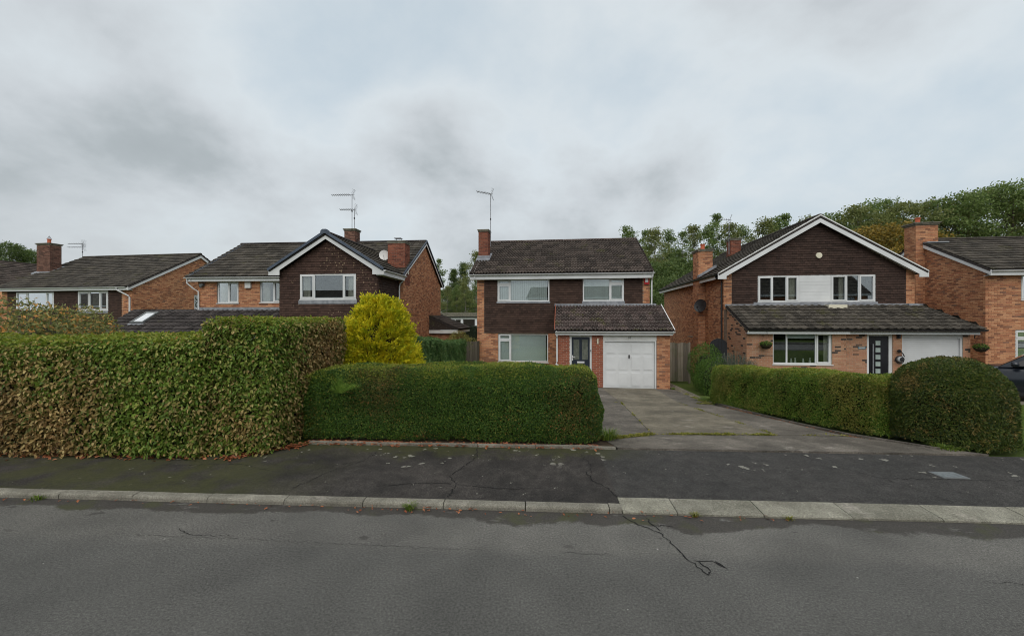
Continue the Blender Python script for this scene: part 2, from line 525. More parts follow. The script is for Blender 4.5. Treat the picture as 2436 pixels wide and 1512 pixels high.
class MB:
    """collects polygons; build() links them as one mesh object"""
    def __init__(s):
        s.v, s.f = [], []

    def poly(s, pts):
        i = len(s.v)
        s.v.extend(tuple(p) for p in pts)
        s.f.append(tuple(range(i, i + len(pts))))

    def box(s, x0, x1, y0, y1, z0, z1, M=None):
        i = len(s.v)
        for z in (z0, z1):
            for (x, y) in ((x0, y0), (x1, y0), (x1, y1), (x0, y1)):
                s.v.append(M(x, y, z) if M else (x, y, z))
        for f in ((3, 2, 1, 0), (4, 5, 6, 7), (0, 1, 5, 4), (1, 2, 6, 5), (2, 3, 7, 6), (3, 0, 4, 7)):
            s.f.append(tuple(i + k for k in f))

    def extrude(s, pts, n0, n1, M):
        """polygon in (a, z), swept from n0 to n1"""
        i = len(s.v)
        k = len(pts)
        for n in (n0, n1):
            for (a, z) in pts:
                s.v.append(M(a, n, z))
        s.f.append(tuple(range(i, i + k)))
        s.f.append(tuple(range(i + 2 * k - 1, i + k - 1, -1)))
        for j in range(k):
            s.f.append((i + j, i + (j + 1) % k, i + k + (j + 1) % k, i + k + j))

    def tube(s, pts, r, n=8, cap=True):
        """round tube along points; r a number or a list"""
        P = [Vector(p) for p in pts]
        rs = r if hasattr(r, '__len__') else [r] * len(P)
        base = len(s.v)
        for k, p in enumerate(P):
            d = (P[min(k + 1, len(P) - 1)] - P[max(k - 1, 0)]).normalized()
            a = d.orthogonal().normalized() if abs(d.z) > .95 else Vector((0, 0, 1)).cross(d).normalized()
            b = d.cross(a)
            for j in range(n):
                t = 2 * math.pi * j / n
                s.v.append(tuple(p + (a * math.cos(t) + b * math.sin(t)) * rs[k]))
        for k in range(len(P) - 1):
            for j in range(n):
                s.f.append((base + k * n + j, base + k * n + (j + 1) % n, base + (k + 1) * n + (j + 1) % n, base + (k + 1) * n + j))
        if cap:
            s.f.append(tuple(base + j for j in range(n))[::-1])
            s.f.append(tuple(base + (len(P) - 1) * n + j for j in range(n)))

    def lathe(s, prof, c, n=16, axis=None):
        """profile of (radius, height) turned about the z axis through c"""
        base = len(s.v)
        for (r, h) in prof:
            for j in range(n):
                t = 2 * math.pi * j / n
                s.v.append((c[0] + r * math.cos(t), c[1] + r * math.sin(t), c[2] + h))
        for k in range(len(prof) - 1):
            for j in range(n):
                s.f.append((base + k * n + j, base + k * n + (j + 1) % n, base + (k + 1) * n + (j + 1) % n, base + (k + 1) * n + j))

    def build(s, name, mat, parent=None, kind=None, smooth=False, label=None):
        me = bpy.data.meshes.new(name)
        me.from_pydata(s.v, [], s.f)
        me.materials.append(MATS[mat])
        if smooth:
            me.polygons.foreach_set('use_smooth', [True] * len(me.polygons))
        me.update()
        o = bpy.data.objects.new(name, me)
        link(o, parent)
        return tag(o, kind=kind, label=label)


def np_mesh(name, verts, faces, mat, smooth=False):
    """verts (n,3), faces (m,k) all of one corner count"""
    me = bpy.data.meshes.new(name)
    verts = np.ascontiguousarray(verts, dtype=np.float32)
    faces = np.ascontiguousarray(faces, dtype=np.int32)
    n, (m, k) = len(verts), faces.shape
    me.vertices.add(n)
    me.vertices.foreach_set('co', verts.ravel())
    me.loops.add(m * k)
    me.loops.foreach_set('vertex_index', faces.ravel())
    me.polygons.add(m)
    me.polygons.foreach_set('loop_start', np.arange(0, m * k, k, dtype=np.int32))
    me.polygons.foreach_set('loop_total', np.full(m, k, dtype=np.int32))
    me.polygons.foreach_set('use_smooth', np.full(m, bool(smooth)))
    me.materials.append(MATS[mat])
    me.update(calc_edges=True)
    return me


def np_obj(name, verts, faces, mat, parent=None, kind=None, smooth=False):
    return tag(link(bpy.data.objects.new(name, np_mesh(name, verts, faces, mat, smooth)), parent), kind=kind)


def expand(tv, tf, mats):
    """template verts/faces placed by 4x4 matrices (m,4,4)"""
    mats = np.asarray(mats)
    m, n = len(mats), len(tv)
    hv = np.concatenate([tv, np.ones((n, 1))], 1)
    v = np.einsum('mij,nj->mni', mats[:, :3, :], hv).reshape(-1, 3)
    f = (tf[None] + (np.arange(m) * n)[:, None, None]).reshape(-1, tf.shape[1])
    return v, f


# ---- templates for repeated pieces
UNIT_V = np.array([(0, 0, 0), (1, 0, 0), (1, 1, 0), (0, 1, 0), (0, 0, 1), (1, 0, 1), (1, 1, 1), (0, 1, 1)], float)
UNIT_F = np.array([(0, 1, 2, 3), (4, 7, 6, 5), (1, 5, 6, 2), (2, 6, 7, 3), (3, 7, 4, 0)])      # open towards n = 0


def tile_template(w, ln, prof, t=.036, lift=.050):
    xs = [p[0] * w for p in prof]
    zs = [p[1] for p in prof]
    k = len(xs)
    v = [(x, -.012, z + lift) for x, z in zip(xs, zs)] + [(x, ln, z + .004) for x, z in zip(xs, zs)] + [(x, -.012, z + lift - t) for x, z in zip(xs, zs)]
    f = []
    for i in range(k - 1):
        f.append((i, i + 1, k + i + 1, k + i))
        f.append((i, 2 * k + i, 2 * k + i + 1, i + 1))
    return np.array(v), np.array(f)


PROFILES = {
    'roman': [(0, .0), (.17, .0), (.25, .032), (.33, .044), (.41, .032), (.49, .0), (.66, .0), (.74, .032), (.82, .044), (.90, .032), (.985, .0)],
    'flat': [(0, .004), (.06, .012), (.14, .006), (.5, .004), (.86, .006), (.985, .003)],
    'wave': [(0, .02), (.2, .004), (.42, .0), (.62, .014), (.8, .032), (.985, .022)],
}
TEMPL = {'unit': (UNIT_V, UNIT_F)}
# wall tile: wedge, foot stands off the wall
TEMPL['wall_tile'] = (np.array([(0, .35, 1), (1, .35, 1), (1, 1.0, 0), (0, 1.0, 0), (0, 0, 0), (1, 0, 0), (0, 0, 1), (1, 0, 1)], float),
                      np.array([(0, 3, 2, 1), (3, 4, 5, 2), (6, 4, 3, 0), (1, 2, 5, 7)]))
SHARED = {}


def shared_mesh(key, mat, name):
    k = (key, mat)
    if k not in SHARED:
        tv, tf = TEMPL[key]
        SHARED[k] = np_mesh(name, tv, tf, mat)
    return SHARED[k]


def project(P):
    """world points (n,3) -> pixel of a 3840 x 2384 picture and depth, to rank pieces by how large they show"""
    y = np.maximum(P[:, 1], .1)
    return 1920 + 1553 * P[:, 0] / y, 1192 - 1553 * (P[:, 2] - CAM_H) / y, y


def in_view(P):
    x, y, d = project(P)
    ok = (x > -5) & (x < 3845) & (y > 0) & (y < 2384)
    ok &= ~((x < 1270) & (y > 1215)) & ~((x > 790) & (x < 1270) & (y > 1200))
    ok &= ~((x > 1290) & (x < 1560) & (y > 1150)) & ~((x > 1110) & (x < 2240) & (y > 1372))
    ok &= ~((x > 2670) & (x < 3400) & (y > 1375)) & ~((x > 3340) & (x < 3830) & (y > 1385))
    return ok


LIMIT = 300


class House:
    def __init__(s, name, label, loc, theta, cat='house', group=None):
        s.root = empty(name, loc, -R(theta), label, cat, group)
        s.W = np.array(Matrix.Translation(loc) @ Matrix.Rotation(-R(theta), 4, 'Z'))
        s.p = []                      # (kind, parent, template, mat, 4x4, may_be_single)

    def M(s, face, u, v):
        if face == 'f':
            return lambda a, n, z: (u + a, v - n, z)
        if face == 'b':
            return lambda a, n, z: (u + a, v + n, z)
        if face == 'r':
            return lambda a, n, z: (u + n, v + a, z)
        return lambda a, n, z: (u - n, v + a, z)

    def put(s, kind, parent, key, mat, m4, single=True):
        s.p.append((kind, parent, key, mat, m4, single))

    def finish(s, limits=None):
        limits = limits or {}
        kinds = {}
        for rec in s.p:
            kinds.setdefault(rec[0], []).append(rec)
        for kind, recs in kinds.items():
            mats = np.array([r[4] for r in recs])
            ctr = mats[:, :3, 3] + .5 * mats[:, :3, 0] * (1 if recs[0][2] == 'unit' else .3)
            wp = ctr @ s.W[:3, :3].T + s.W[:3, 3]
            ok = in_view(wp) & np.array([r[5] for r in recs])
            d = np.linalg.norm(wp - np.array([0, 0, CAM_H]), axis=1)
            d[~ok] = 1e6
            order = np.argsort(d)
            lim = limits.get(kind, LIMIT)
            single = set(int(i) for i in order[:lim] if d[i] < 1e5)
            rest = {}
            for i, r in enumerate(recs):
                if i in single:
                    o = bpy.data.objects.new(kind, shared_mesh(r[2], r[3], kind))
                    link(o, r[1])
                    o.matrix_basis = Matrix(r[4].tolist())
                else:
                    rest.setdefault((r[1], r[2], r[3]), []).append(r[4])
            for (par, key, mat), ms in rest.items():
                v, f = expand(*TEMPL[key], np.array(ms))
                np_obj({'brick': 'brickwork', 'roof_tile': 'roof_tiling', 'wall_tile': 'wall_tiling'}.get(kind, kind), v, f, mat, par, 'stuff')

    # -- a wall: backing with real openings, bricks laid on it
    def wall(s, name, face, u, v, L, Z, openings=(), gable=None, brick='brick_orange', mortar='mortar', z0=0.0, thick=.14, skip=None, single=True, bricks=True, parent=None, course=.075):
        M = s.M(face, u, v)
        mb = MB()
        As = sorted({0.0, L, *[min(max(o[0], 0), L) for o in openings], *[min(max(o[1], 0), L) for o in openings]})
        Zs = sorted({z0, Z, *[min(max(o[2], z0), Z) for o in openings], *[min(max(o[3], z0), Z) for o in openings]})
        for a0, a1 in zip(As, As[1:]):
            for q0, q1 in zip(Zs, Zs[1:]):
                am, zm = (a0 + a1) / 2, (q0 + q1) / 2
                if not any(o[0] < am < o[1] and o[2] < zm < o[3] for o in openings):
                    mb.box(a0, a1, -thick, 0, q0, q1, M)
        if gable:
            mb.extrude([(0, Z), (L, Z), (gable[0], gable[1])], -thick, 0, M)
        w = mb.build(name, mortar, parent or s.root)
        if bricks:
            s.lay(w, M, L, Z, openings, gable, brick, z0, skip, single, course)
        return w

    def lay(s, parent, M, L, Z, openings, gable, brick, z0=0.0, skip=None, single=True, course=.075):
        o0 = np.array(M(0, 0, 0))
        A = np.array(M(1, 0, 0)) - o0
        N = np.array(M(0, 1, 0)) - o0
        top = gable[1] if gable else Z
        k = 0
        z = z0 + .004
        while z + .05 < top:
            zt = z + course - .010
            lo, hi = 0.0, L
            if gable and zt > Z:
                f = (zt - Z) / (gable[1] - Z)
                lo, hi = f * gable[0], L - f * (L - gable[0])
            zm = z + .03
            spans = [(lo, hi)]
            for (a0, a1, q0, q1) in openings:
                if q0 - .01 < zm < q1 + .01:
                    spans = [t for (b0, b1) in spans for t in ((b0, min(b1, a0)), (max(b0, a1), b1)) if t[1] - t[0] > .03]
            off = -.1125 if k % 2 else 0.0
            for (b0, b1) in spans:
                j = math.floor((b0 - off) / .225)
                a = off + j * .225
                while a < b1 - .02:
                    c0, c1 = max(a, b0), min(a + .213, b1)
                    if c1 - c0 > .025 and not (skip and skip((c0 + c1) / 2, zm)):
                        m = np.eye(4)
                        m[:3, 0] = A * (c1 - c0)
                        m[:3, 1] = N * (.017 + random.uniform(-.0015, .002))
                        m[:3, 2] = (0, 0, course - .011)
                        m[:3, 3] = o0 + A * c0 - N * .008 + np.array((0, 0, z))
                        s.put('brick', parent, 'unit', brick, m, single)
                    a += .225
            z += course
            k += 1

    # -- tile hanging on a front wall
    def hang(s, name, face, u, v, L, z0, z1, openings=(), gable=None, mat='wall_tile_brown', gauge=.105, wide=.168, single=True):
        M = s.M(face, u, v)
        o0 = np.array(M(0, 0, 0))
        A = np.array(M(1, 0, 0)) - o0
        N = np.array(M(0, 1, 0)) - o0
        mb = MB()
        As = sorted({0.0, L, *[min(max(o[0], 0), L) for o in openings], *[min(max(o[1], 0), L) for o in openings]})
        Zs = sorted({z0, z1, *[min(max(o[2], z0), z1) for o in openings], *[min(max(o[3], z0), z1) for o in openings]})
        for a0, a1 in zip(As, As[1:]):
            for q0, q1 in zip(Zs, Zs[1:]):
                am, zm = (a0 + a1) / 2, (q0 + q1) / 2
                if not any(o[0] < am < o[1] and o[2] < zm < o[3] for o in openings):
                    mb.box(a0, a1, -.1, .006, q0, q1, M)
        if gable:
            mb.extrude([(0, z1), (L, z1), (gable[0], gable[1])], -.1, .006, M)
        par = mb.build(name, mat, s.root)
        top = gable[1] if gable else z1
        z, k = z0, 0
        while z < top - .04:
            h = gauge
            lo, hi = 0.0, L
            if gable and z + h > z1:
                f = max(0, (z + h * .7 - z1) / (gable[1] - z1))
                lo, hi = f * gable[0], L - f * (L - gable[0])
            zm = z + h / 2
            spans = [(lo, hi)]
            for (a0, a1, q0, q1) in openings:
                if q0 - .02 < zm < q1 + .02:
                    spans = [t for (b0, b1) in spans for t in ((b0, min(b1, a0)), (max(b0, a1), b1)) if t[1] - t[0] > .03]
            off = -wide / 2 if k % 2 else 0.0
            for (b0, b1) in spans:
                a = off + math.floor((b0 - off) / wide) * wide
                while a < b1 - .015:
                    c0, c1 = max(a, b0), min(a + wide - .004, b1)
                    if c1 - c0 > .02:
                        m = np.eye(4)
                        m[:3, 0] = A * (c1 - c0)
                        m[:3, 1] = N * (.038 + random.uniform(-.004, .005))
                        m[:3, 2] = (0, 0, h + .012)
                        m[:3, 3] = o0 + A * c0 + N * .007 + np.array((0, 0, z - random.uniform(0, .004)))
                        s.put('wall_tile', par, 'wall_tile', mat, m, single)
                    a += wide
            z += h
            k += 1
        return par

    # -- a roof slope covered with tiles
    def slope(s, name, p0, U, S, width, length, prof='roman', mat='roof_brown', tw=.30, gauge=.335, lim=None, single=True, parent=None, deck='roof_dark', slab=.09):
        p0, U, S = np.array(p0, float), np.array(U, float), np.array(S, float)
        U, S = U / np.linalg.norm(U), S / np.linalg.norm(S)
        N = np.cross(U, S)
        key = f'tile_{prof}_{tw}_{gauge}'
        if key not in TEMPL:
            TEMPL[key] = tile_template(tw, gauge + .05, PROFILES[prof])
        mb = MB()
        lm = lim or (lambda t: (0.0, width))
        a, b = lm(0), lm(length)
        q = [p0 + U * a[0], p0 + U * a[1], p0 + S * length + U * b[1], p0 + S * length + U * b[0]]
        top = [x - N * .004 for x in q]
        bot = [x - N * slab for x in q]
        mb.poly(top)
        mb.poly(bot[::-1])
        for i in range(4):
            mb.poly([top[i], bot[i], bot[(i + 1) % 4], top[(i + 1) % 4]])
        par = mb.build(name, deck, parent or s.root)
        rows = int(round(length / gauge))
        g = length / rows
        for j in range(rows):
            lo, hi = lm((j + .5) * g)
            i0 = int(math.floor(lo / tw))
            x = i0 * tw
            while x < hi - .03:
                c0, c1 = max(x, lo), min(x + tw, hi)
                if c1 - c0 > .04:
                    m = np.eye(4)
                    m[:3, 0] = U * ((c1 - c0) / tw)
                    m[:3, 1] = S * (g / gauge) * (.97 if j == rows - 1 else 1)
                    m[:3, 2] = N
                    m[:3, 3] = p0 + U * c0 + S * (j * g + random.uniform(-.006, .006)) + N * random.uniform(-.002, .004)
                    s.put('roof_tile', par, key, mat, m, single)
                x += tw
        return par

    def ridge(s, p0, p1, parent, mat, r=.11, seg=.45):
        p0, p1 = Vector(p0), Vector(p1)
        n = max(1, int(round((p1 - p0).length / seg)))
        for i in range(n):
            a, b = p0.lerp(p1, i / n), p0.lerp(p1, (i + .975) / n)
            mb = MB()
            d = (b - a).normalized()
            side = d.cross(Vector((0, 0, 1))).normalized()
            up = side.cross(d)
            pr = []
            for k in range(7):
                t = math.pi * k / 6
                pr.append(side * math.cos(t) * r * 1.15 + up * (math.sin(t) * r * .85 - .03))
            for k in range(6):
                mb.poly([a + pr[k], b + pr[k], b + pr[k + 1], a + pr[k + 1]])
            mb.poly([a + q for q in pr])
            mb.poly([b + q for q in pr[::-1]])
            mb.build('ridge_tile', mat, parent)

    def gutter(s, p0, p1, mat='white_upvc', r=.058, name='gutter'):
        p0, p1 = Vector(p0), Vector(p1)
        d = (p1 - p0).normalized()
        side = d.cross(Vector((0, 0, 1))).normalized()
        mb = MB()
        outer = [side * math.cos(t) * r + Vector((0, 0, -math.sin(t) * r)) for t in [math.pi * k / 8 for k in range(9)]]
        inner = [q * .86 for q in outer[::-1]]
        ring = outer + inner
        k = len(ring)
        for i in range(k):
            j = (i + 1) % k
            mb.poly([p0 + ring[i], p1 + ring[i], p1 + ring[j], p0 + ring[j]])
        mb.poly([p0 + q for q in outer])
        mb.poly([p1 + q for q in outer[::-1]])
        return mb.build(name, mat, s.root)

    def box(s, name, mat, x0, x1, y0, y1, z0, z1, parent=None, label=None):
        mb = MB()
        mb.box(x0, x1, y0, y1, z0, z1)
        return mb.build(name, mat, parent or s.root, label=label)

    def pipe(s, name, pts, r=.035, mat='white_upvc', n=8, parent=None):
        mb = MB()
        mb.tube(pts, r, n)
        return mb.build(name, mat, parent or s.root, smooth=False)

    def barge(s, face, u, v, pts, n0, n1, mat='white_upvc', name='bargeboard'):
        mb = MB()
        mb.extrude(pts, n0, n1, s.M(face, u, v))
        return mb.build(name, mat, s.root)

    def chimney(s, x0, x1, y0, y1, z0, z1, brick='brick_orange', cap=.05, pots=((.5, .5),), pot_h=.3, lead=True, mortar='mortar', label=None, capmat='cement_cap'):
        mb = MB()
        mb.box(x0 + .012, x1 - .012, y0 + .012, y1 - .012, z0, z1)
        ch = mb.build('chimney', mortar, s.root, label=label)
        for face, uu, vv, L in (('f', x0, y0 + .012, x1 - x0), ('b', x0, y1 - .012, x1 - x0), ('l', x0 + .012, y0, y1 - y0), ('r', x1 - .012, y0, y1 - y0)):
            s.lay(ch, s.M(face, uu, vv), L, z1, (), None, brick, z0)
        mb = MB()
        mb.box(x0 - cap * .5, x1 + cap * .5, y0 - cap * .5, y1 + cap * .5, z1, z1 + .07)
        mb.box(x0 - cap, x1 + cap, y0 - cap, y1 + cap, z1 + .07, z1 + .12)
        mb.build('chimney_cap', capmat, ch)
        for (fx, fy) in pots:
            m2 = MB()
            c = (x0 + (x1 - x0) * fx, y0 + (y1 - y0) * fy, z1 + .12)
            m2.lathe([(.13, 0), (.105, .04), (.10, pot_h - .06), (.125, pot_h - .05), (.125, pot_h), (.09, pot_h), (.085, .02)], c, 14)
            m2.build('chimney_pot', 'terracotta', ch)
        return ch

    # -- windows and doors
    def window(s, face, u, v, a0, a1, z0, z1, lights, rec=.07, curtain=None, sill=True, fr=.055, mat='white_upvc', label=None, depth=1.0, slats=None, room='room'):
        """lights: (f0, f1, g0, g1, opening) as shares of the frame's width and height"""
        M = s.M(face, u, v)
        W, H = a1 - a0, z1 - z0
        f0, f1 = -rec - .06, -rec
        mb = MB()
        mb.box(a0, a1, f0, f1, z0, z0 + fr, M)
        mb.box(a0, a1, f0, f1, z1 - fr, z1, M)
        mb.box(a0, a0 + fr, f0, f1, z0 + fr, z1 - fr, M)
        mb.box(a1 - fr, a1, f0, f1, z0 + fr, z1 - fr, M)
        cuts_a = sorted({l[0] for l in lights if l[0] > .001})
        for c in cuts_a:
            zr = [(l[2], l[3]) for l in lights if abs(l[0] - c) < 1e-6]
            lo, hi = min(z[0] for z in zr), max(z[1] for z in zr)
            x = a0 + W * c
            mb.box(x - fr * .5, x + fr * .5, f0 + .002, f1 - .002, z0 + fr + (H - 2 * fr) * lo, z0 + fr + (H - 2 * fr) * hi, M)
        for l in lights:
            if l[2] > .001:
                z = z0 + H * l[2]
                b0 = a0 + W * l[0] + (fr if l[0] < .001 else fr * .5)
                b1 = a0 + W * l[1] - (fr if l[1] > .999 else fr * .5)
                mb.box(b0, b1, f0 + .004, f1 - .004, z - fr * .5, z + fr * .5, M)
        win = mb.build('window', mat, s.root, label=label)
        for l in lights:
            b0 = a0 + W * l[0] + (fr if l[0] < .001 else fr * .5)
            b1 = a0 + W * l[1] - (fr if l[1] > .999 else fr * .5)
            q0 = z0 + H * l[2] + (fr if l[2] < .001 else fr * .5)
            q1 = z0 + H * l[3] - (fr if l[3] > .999 else fr * .5)
            e = 0.012
            if l[4]:
                cs = MB()
                k = .042
                n0, n1 = f1 - .03, f1 + .016
                cs.box(b0 - .014, b1 + .014, n0, n1, q0 - .014, q0 + k, M)
                cs.box(b0 - .014, b1 + .014, n0, n1, q1 - k, q1 + .014, M)
                cs.box(b0 - .014, b0 + k, n0, n1, q0 + k, q1 - k, M)
                cs.box(b1 - k, b1 + .014, n0, n1, q0 + k, q1 - k, M)
                cs.build('casement', mat, win)
                e = k - .004
            pm = MB()
            pm.box(b0 + e - .012, b1 - e + .012, f1 - .036, f1 - .030, q0 + e - .012, q1 - e + .012, M)
            pm.build('pane', 'window_glass', win)
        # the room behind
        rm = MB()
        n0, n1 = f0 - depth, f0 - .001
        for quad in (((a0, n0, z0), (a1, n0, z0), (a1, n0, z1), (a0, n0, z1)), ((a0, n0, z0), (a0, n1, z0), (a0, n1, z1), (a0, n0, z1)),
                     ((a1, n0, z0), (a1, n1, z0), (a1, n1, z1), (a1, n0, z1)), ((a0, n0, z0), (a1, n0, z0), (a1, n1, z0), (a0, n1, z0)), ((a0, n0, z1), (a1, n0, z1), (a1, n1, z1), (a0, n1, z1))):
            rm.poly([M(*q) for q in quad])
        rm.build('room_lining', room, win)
        if sill:
            sm = MB()
            sm.box(a0 - .03, a1 + .03, f1 + .001, .045, z0 - .035, z0 - .002, M)
            sm.build('sill', mat, win)
        for (c0, c1) in (curtain or ()):
            cm = MB()
            b0, b1 = a0 + W * c0, a0 + W * c1
            n = max(6, int((b1 - b0) / .022))
            pts = [(b0 + (b1 - b0) * i / n, f0 - .07 + .022 * math.sin(i * 1.15 + .6 * math.sin(i * .37))) for i in range(n + 1)]
            for p, q in zip(pts, pts[1:]):
                cm.poly([M(p[0], p[1], z0 + .02), M(q[0], q[1], z0 + .02), M(q[0], q[1], z1 - .02), M(p[0], p[1], z1 - .02)])
            cm.build('curtain', 'curtain_cream', win)
        if slats:
            c0, c1, wd, ang, sm_ = slats
            x = a0 + W * c0 + wd * .4
            while x < a0 + W * c1 - wd * .3:
                t = ang + random.uniform(-.06, .06)
                dx, dn = .5 * wd * 1.08 * math.cos(t), .5 * wd * 1.08 * math.sin(t)
                bm_ = MB()
                nn = f0 - .03
                bm_.poly([M(x - dx, nn - dn, z0 + .04), M(x + dx, nn + dn, z0 + .04), M(x + dx, nn + dn, z1 - .05), M(x - dx, nn - dn, z1 - .05)])
                bm_.build('blind_slat', sm_, win)
                x += wd
        return win


# ------------------------------------------------------------------ the ground
TK = R(3.3)                                   # the kerb runs a little towards the camera on the right
KX, KY = (math.cos(TK), -math.sin(TK)), (math.sin(TK), math.cos(TK))
K0 = (0.0, 4.6)
BASE = -.76                                   # the houses stand below the road


def kw(s_, d, z=0.0):
    return (K0[0] + KX[0] * s_ + KY[0] * d, K0[1] + KX[1] * s_ + KY[1] * d, z)


def wk(x, y):
    dx, dy = x - K0[0], y - K0[1]
    return dx * KX[0] + dy * KX[1], dx * KY[0] + dy * KY[1]


def gz_d(d):
    if d < 1.9:
        return .1
    return .11 + (BASE - .11) * min(1.0, (d - 1.9) / 10.2)


def gz(x, y):
    return gz_d(wk(x, y)[1])


def kframe(o):
    o.location = (K0[0], K0[1], 0)
    o.rotation_euler = (0, 0, -TK)
    return o


def structure(o):
    o['kind'] = 'structure'
    return o


mb = MB()
rows = [(-900, -.1), (-40, -.05), (-9, .05), (-8.2, .05), (-7.9, -.06), (1.80, -.06), (1.86, .07), (12.1, BASE - .04), (40, BASE - .05), (120, BASE), (900, BASE)]
cols = [-900, -200, -60, -30, -15, 0, 15, 30, 60, 200, 900]
for (d0, z0), (d1, z1) in zip(rows, rows[1:]):
    for c0, c1 in zip(cols, cols[1:]):
        mb.poly([(c0, d0, z0), (c1, d0, z0), (c1, d1, z1), (c0, d1, z1)])
structure(kframe(mb.build('ground', 'ground_grass')))

mb = MB()
for i in range(-10, 10):
    mb.poly([(i * 10, -6.3, 0), (i * 10 + 10, -6.3, 0), (i * 10 + 10, .02, 0), (i * 10, .02, 0)])
road = structure(kframe(mb.build('road', 'asphalt_road')))


def pav_z(s_, d):
    t = min(1, max(0, (s_ - .9) / .3))
    front = .060 * (1 - t) + .048 * t
    return front + (.105 - front) * max(0, min(1, (d - .12 - .18 * t) / 1.4))


mb = MB()
ss = [-90, -30, -12, -6, -3, -1, 0, .6, 1.1, 1.21, 1.4, 2, 3, 5, 8, 12, 30, 90]
dd = [.0, .2, .4, .7, 1.1, 1.5, 1.9]
for s0, s1 in zip(ss, ss[1:]):
    for d0, d1 in zip(dd, dd[1:]):
        q = []
        for (a, b) in ((s0, d0), (s1, d0), (s1, d1), (s0, d1)):
            e = .105 if (s0 + s1) / 2 < 1.21 else .298
            b = e + (1.9 - e) * b / 1.9
            q.append((a, b, pav_z(a, b)))
        mb.poly(q)
pavement = structure(kframe(mb.build('pavement', 'asphalt_pavement')))
mb = MB()
mb.box(-90, 90, -7.9, -6.42, -.05, .1)
structure(kframe(mb.build('pavement', 'asphalt_pavement')))
mb = MB()
mb.box(-90, 90, -6.42, -6.29, -.05, .104)
structure(kframe(mb.build('kerb', 'kerb_concrete')))

# kerb stones, one by one
kerb = empty('kerb', (K0[0], K0[1], 0), -TK)
kerb['kind'] = 'structure'


def kerb_stone(s0, s1, up, wide, drop=False):
    m = MB()
    g = .005
    j = random.uniform(-.006, .006)
    s0, s1 = s0 + g, s1 - g
    if drop:
        pr = [(0.0 + j, -.05), (0.0 + j, .018), (.02 + j, .028), (wide, .052), (wide, -.05)]
    else:
        pr = [(0 + j, -.05), (0 + j, up - .026), (.008 + j, up - .009), (.024 + j, up), (wide, up + .004), (wide, -.05)]
    n = len(pr)
    h = random.uniform(-.004, .004)
    for e, sx in ((0, s0), (1, s1)):
        for (d, z) in pr:
            m.v.append((sx, d, z + (h if e else 0)))
    m.f.append(tuple(range(n))[::-1])
    m.f.append(tuple(range(n, 2 * n)))
    for i in range(n):
        k = (i + 1) % n
        m.f.append((i, k, n + k, n + i))
    return m.build('kerb_stone', 'kerb_drop_concrete' if drop else 'kerb_concrete', kerb)


x = 1.07
for i in range(14):
    kerb_stone(x - .922, x, .060, .108)
    x -= .922
for i in range(12):
    if x > -40:
        kerb_stone(x - 2.76, x, .060, .108)
        x -= 2.76
kerb_stone(1.07, 1.21, .060, .115)
x = 1.21
kerb_stone(x, 1.80, 0, .30, True)
x = 1.80
for i in range(14):
    kerb_stone(x, x + .912, 0, .30, True)
    x += .912
kerb_stone(x, 60, 0, .30, True)


def ribbon(name, pts, width, mat, parent, zf, jag=.5):
    """a ragged crack through the points (along, away), lying on the surface zf"""
    P = []
    for (a, b) in zip(pts, pts[1:]):
        n = max(2, int(math.hypot(b[0] - a[0], b[1] - a[1]) / .035))
        for i in range(n):
            t = i / n
            P.append((a[0] + (b[0] - a[0]) * t + random.gauss(0, .011), a[1] + (b[1] - a[1]) * t + random.gauss(0, .011)))
    P.append(pts[-1])
    m = MB()
    L, Rr = [], []
    for i, p in enumerate(P):
        q0, q1 = P[max(0, i - 1)], P[min(len(P) - 1, i + 1)]
        dx, dy = q1[0] - q0[0], q1[1] - q0[1]
        l = math.hypot(dx, dy) or 1
        w = width * random.uniform(1 - jag, 1 + jag) * .5 * (1.0 if 0 < i < len(P) - 1 else .2)
        z = zf(*p) + .004
        L.append((p[0] - dy / l * w, p[1] + dx / l * w, z))
        Rr.append((p[0] + dy / l * w, p[1] - dx / l * w, z))
    for i in range(len(P) - 1):
        m.poly([L[i], Rr[i], Rr[i + 1], L[i + 1]])
    return m.build(name, mat, parent)


rz = lambda s_, d: 0.0
for pts, w in (([(-.75, .14), (-.72, .5), (-.86, .75), (-.72, 1.1), (-.60, 1.45), (-.66, 1.85)], .013),
               ([(-.76, .52), (-1.2, .52), (-1.7, .40)], .010), ([(-.74, .50), (-.2, .42), (.35, .44)], .011), ([(.1, .62), (.5, .64)], .007),
               ([(1.22, .32), (1.12, .55), (.98, .75), (.93, 1.0)], .014), ([(1.0, .9), (1.02, 1.3), (.92, 1.7)], .006),
               ([(-2.7, .25), (-2.5, .8), (-2.2, 1.2), (-2.15, 1.6)], .008), ([(-2.3, 1.15), (-2.55, 1.0), (-2.9, .7)], .006),
               ([(-4.8, .9), (-3.9, 1.0), (-3.3, .8)], .006), ([(5.0, .35), (4.75, .95), (4.3, 1.5), (4.2, 1.85)], .006), ([(4.72, 1.0), (6.5, 1.02), (9, 1.0)], .008)):
    ribbon('crack', pts, w, 'tarred_crack', pavement, pav_z)
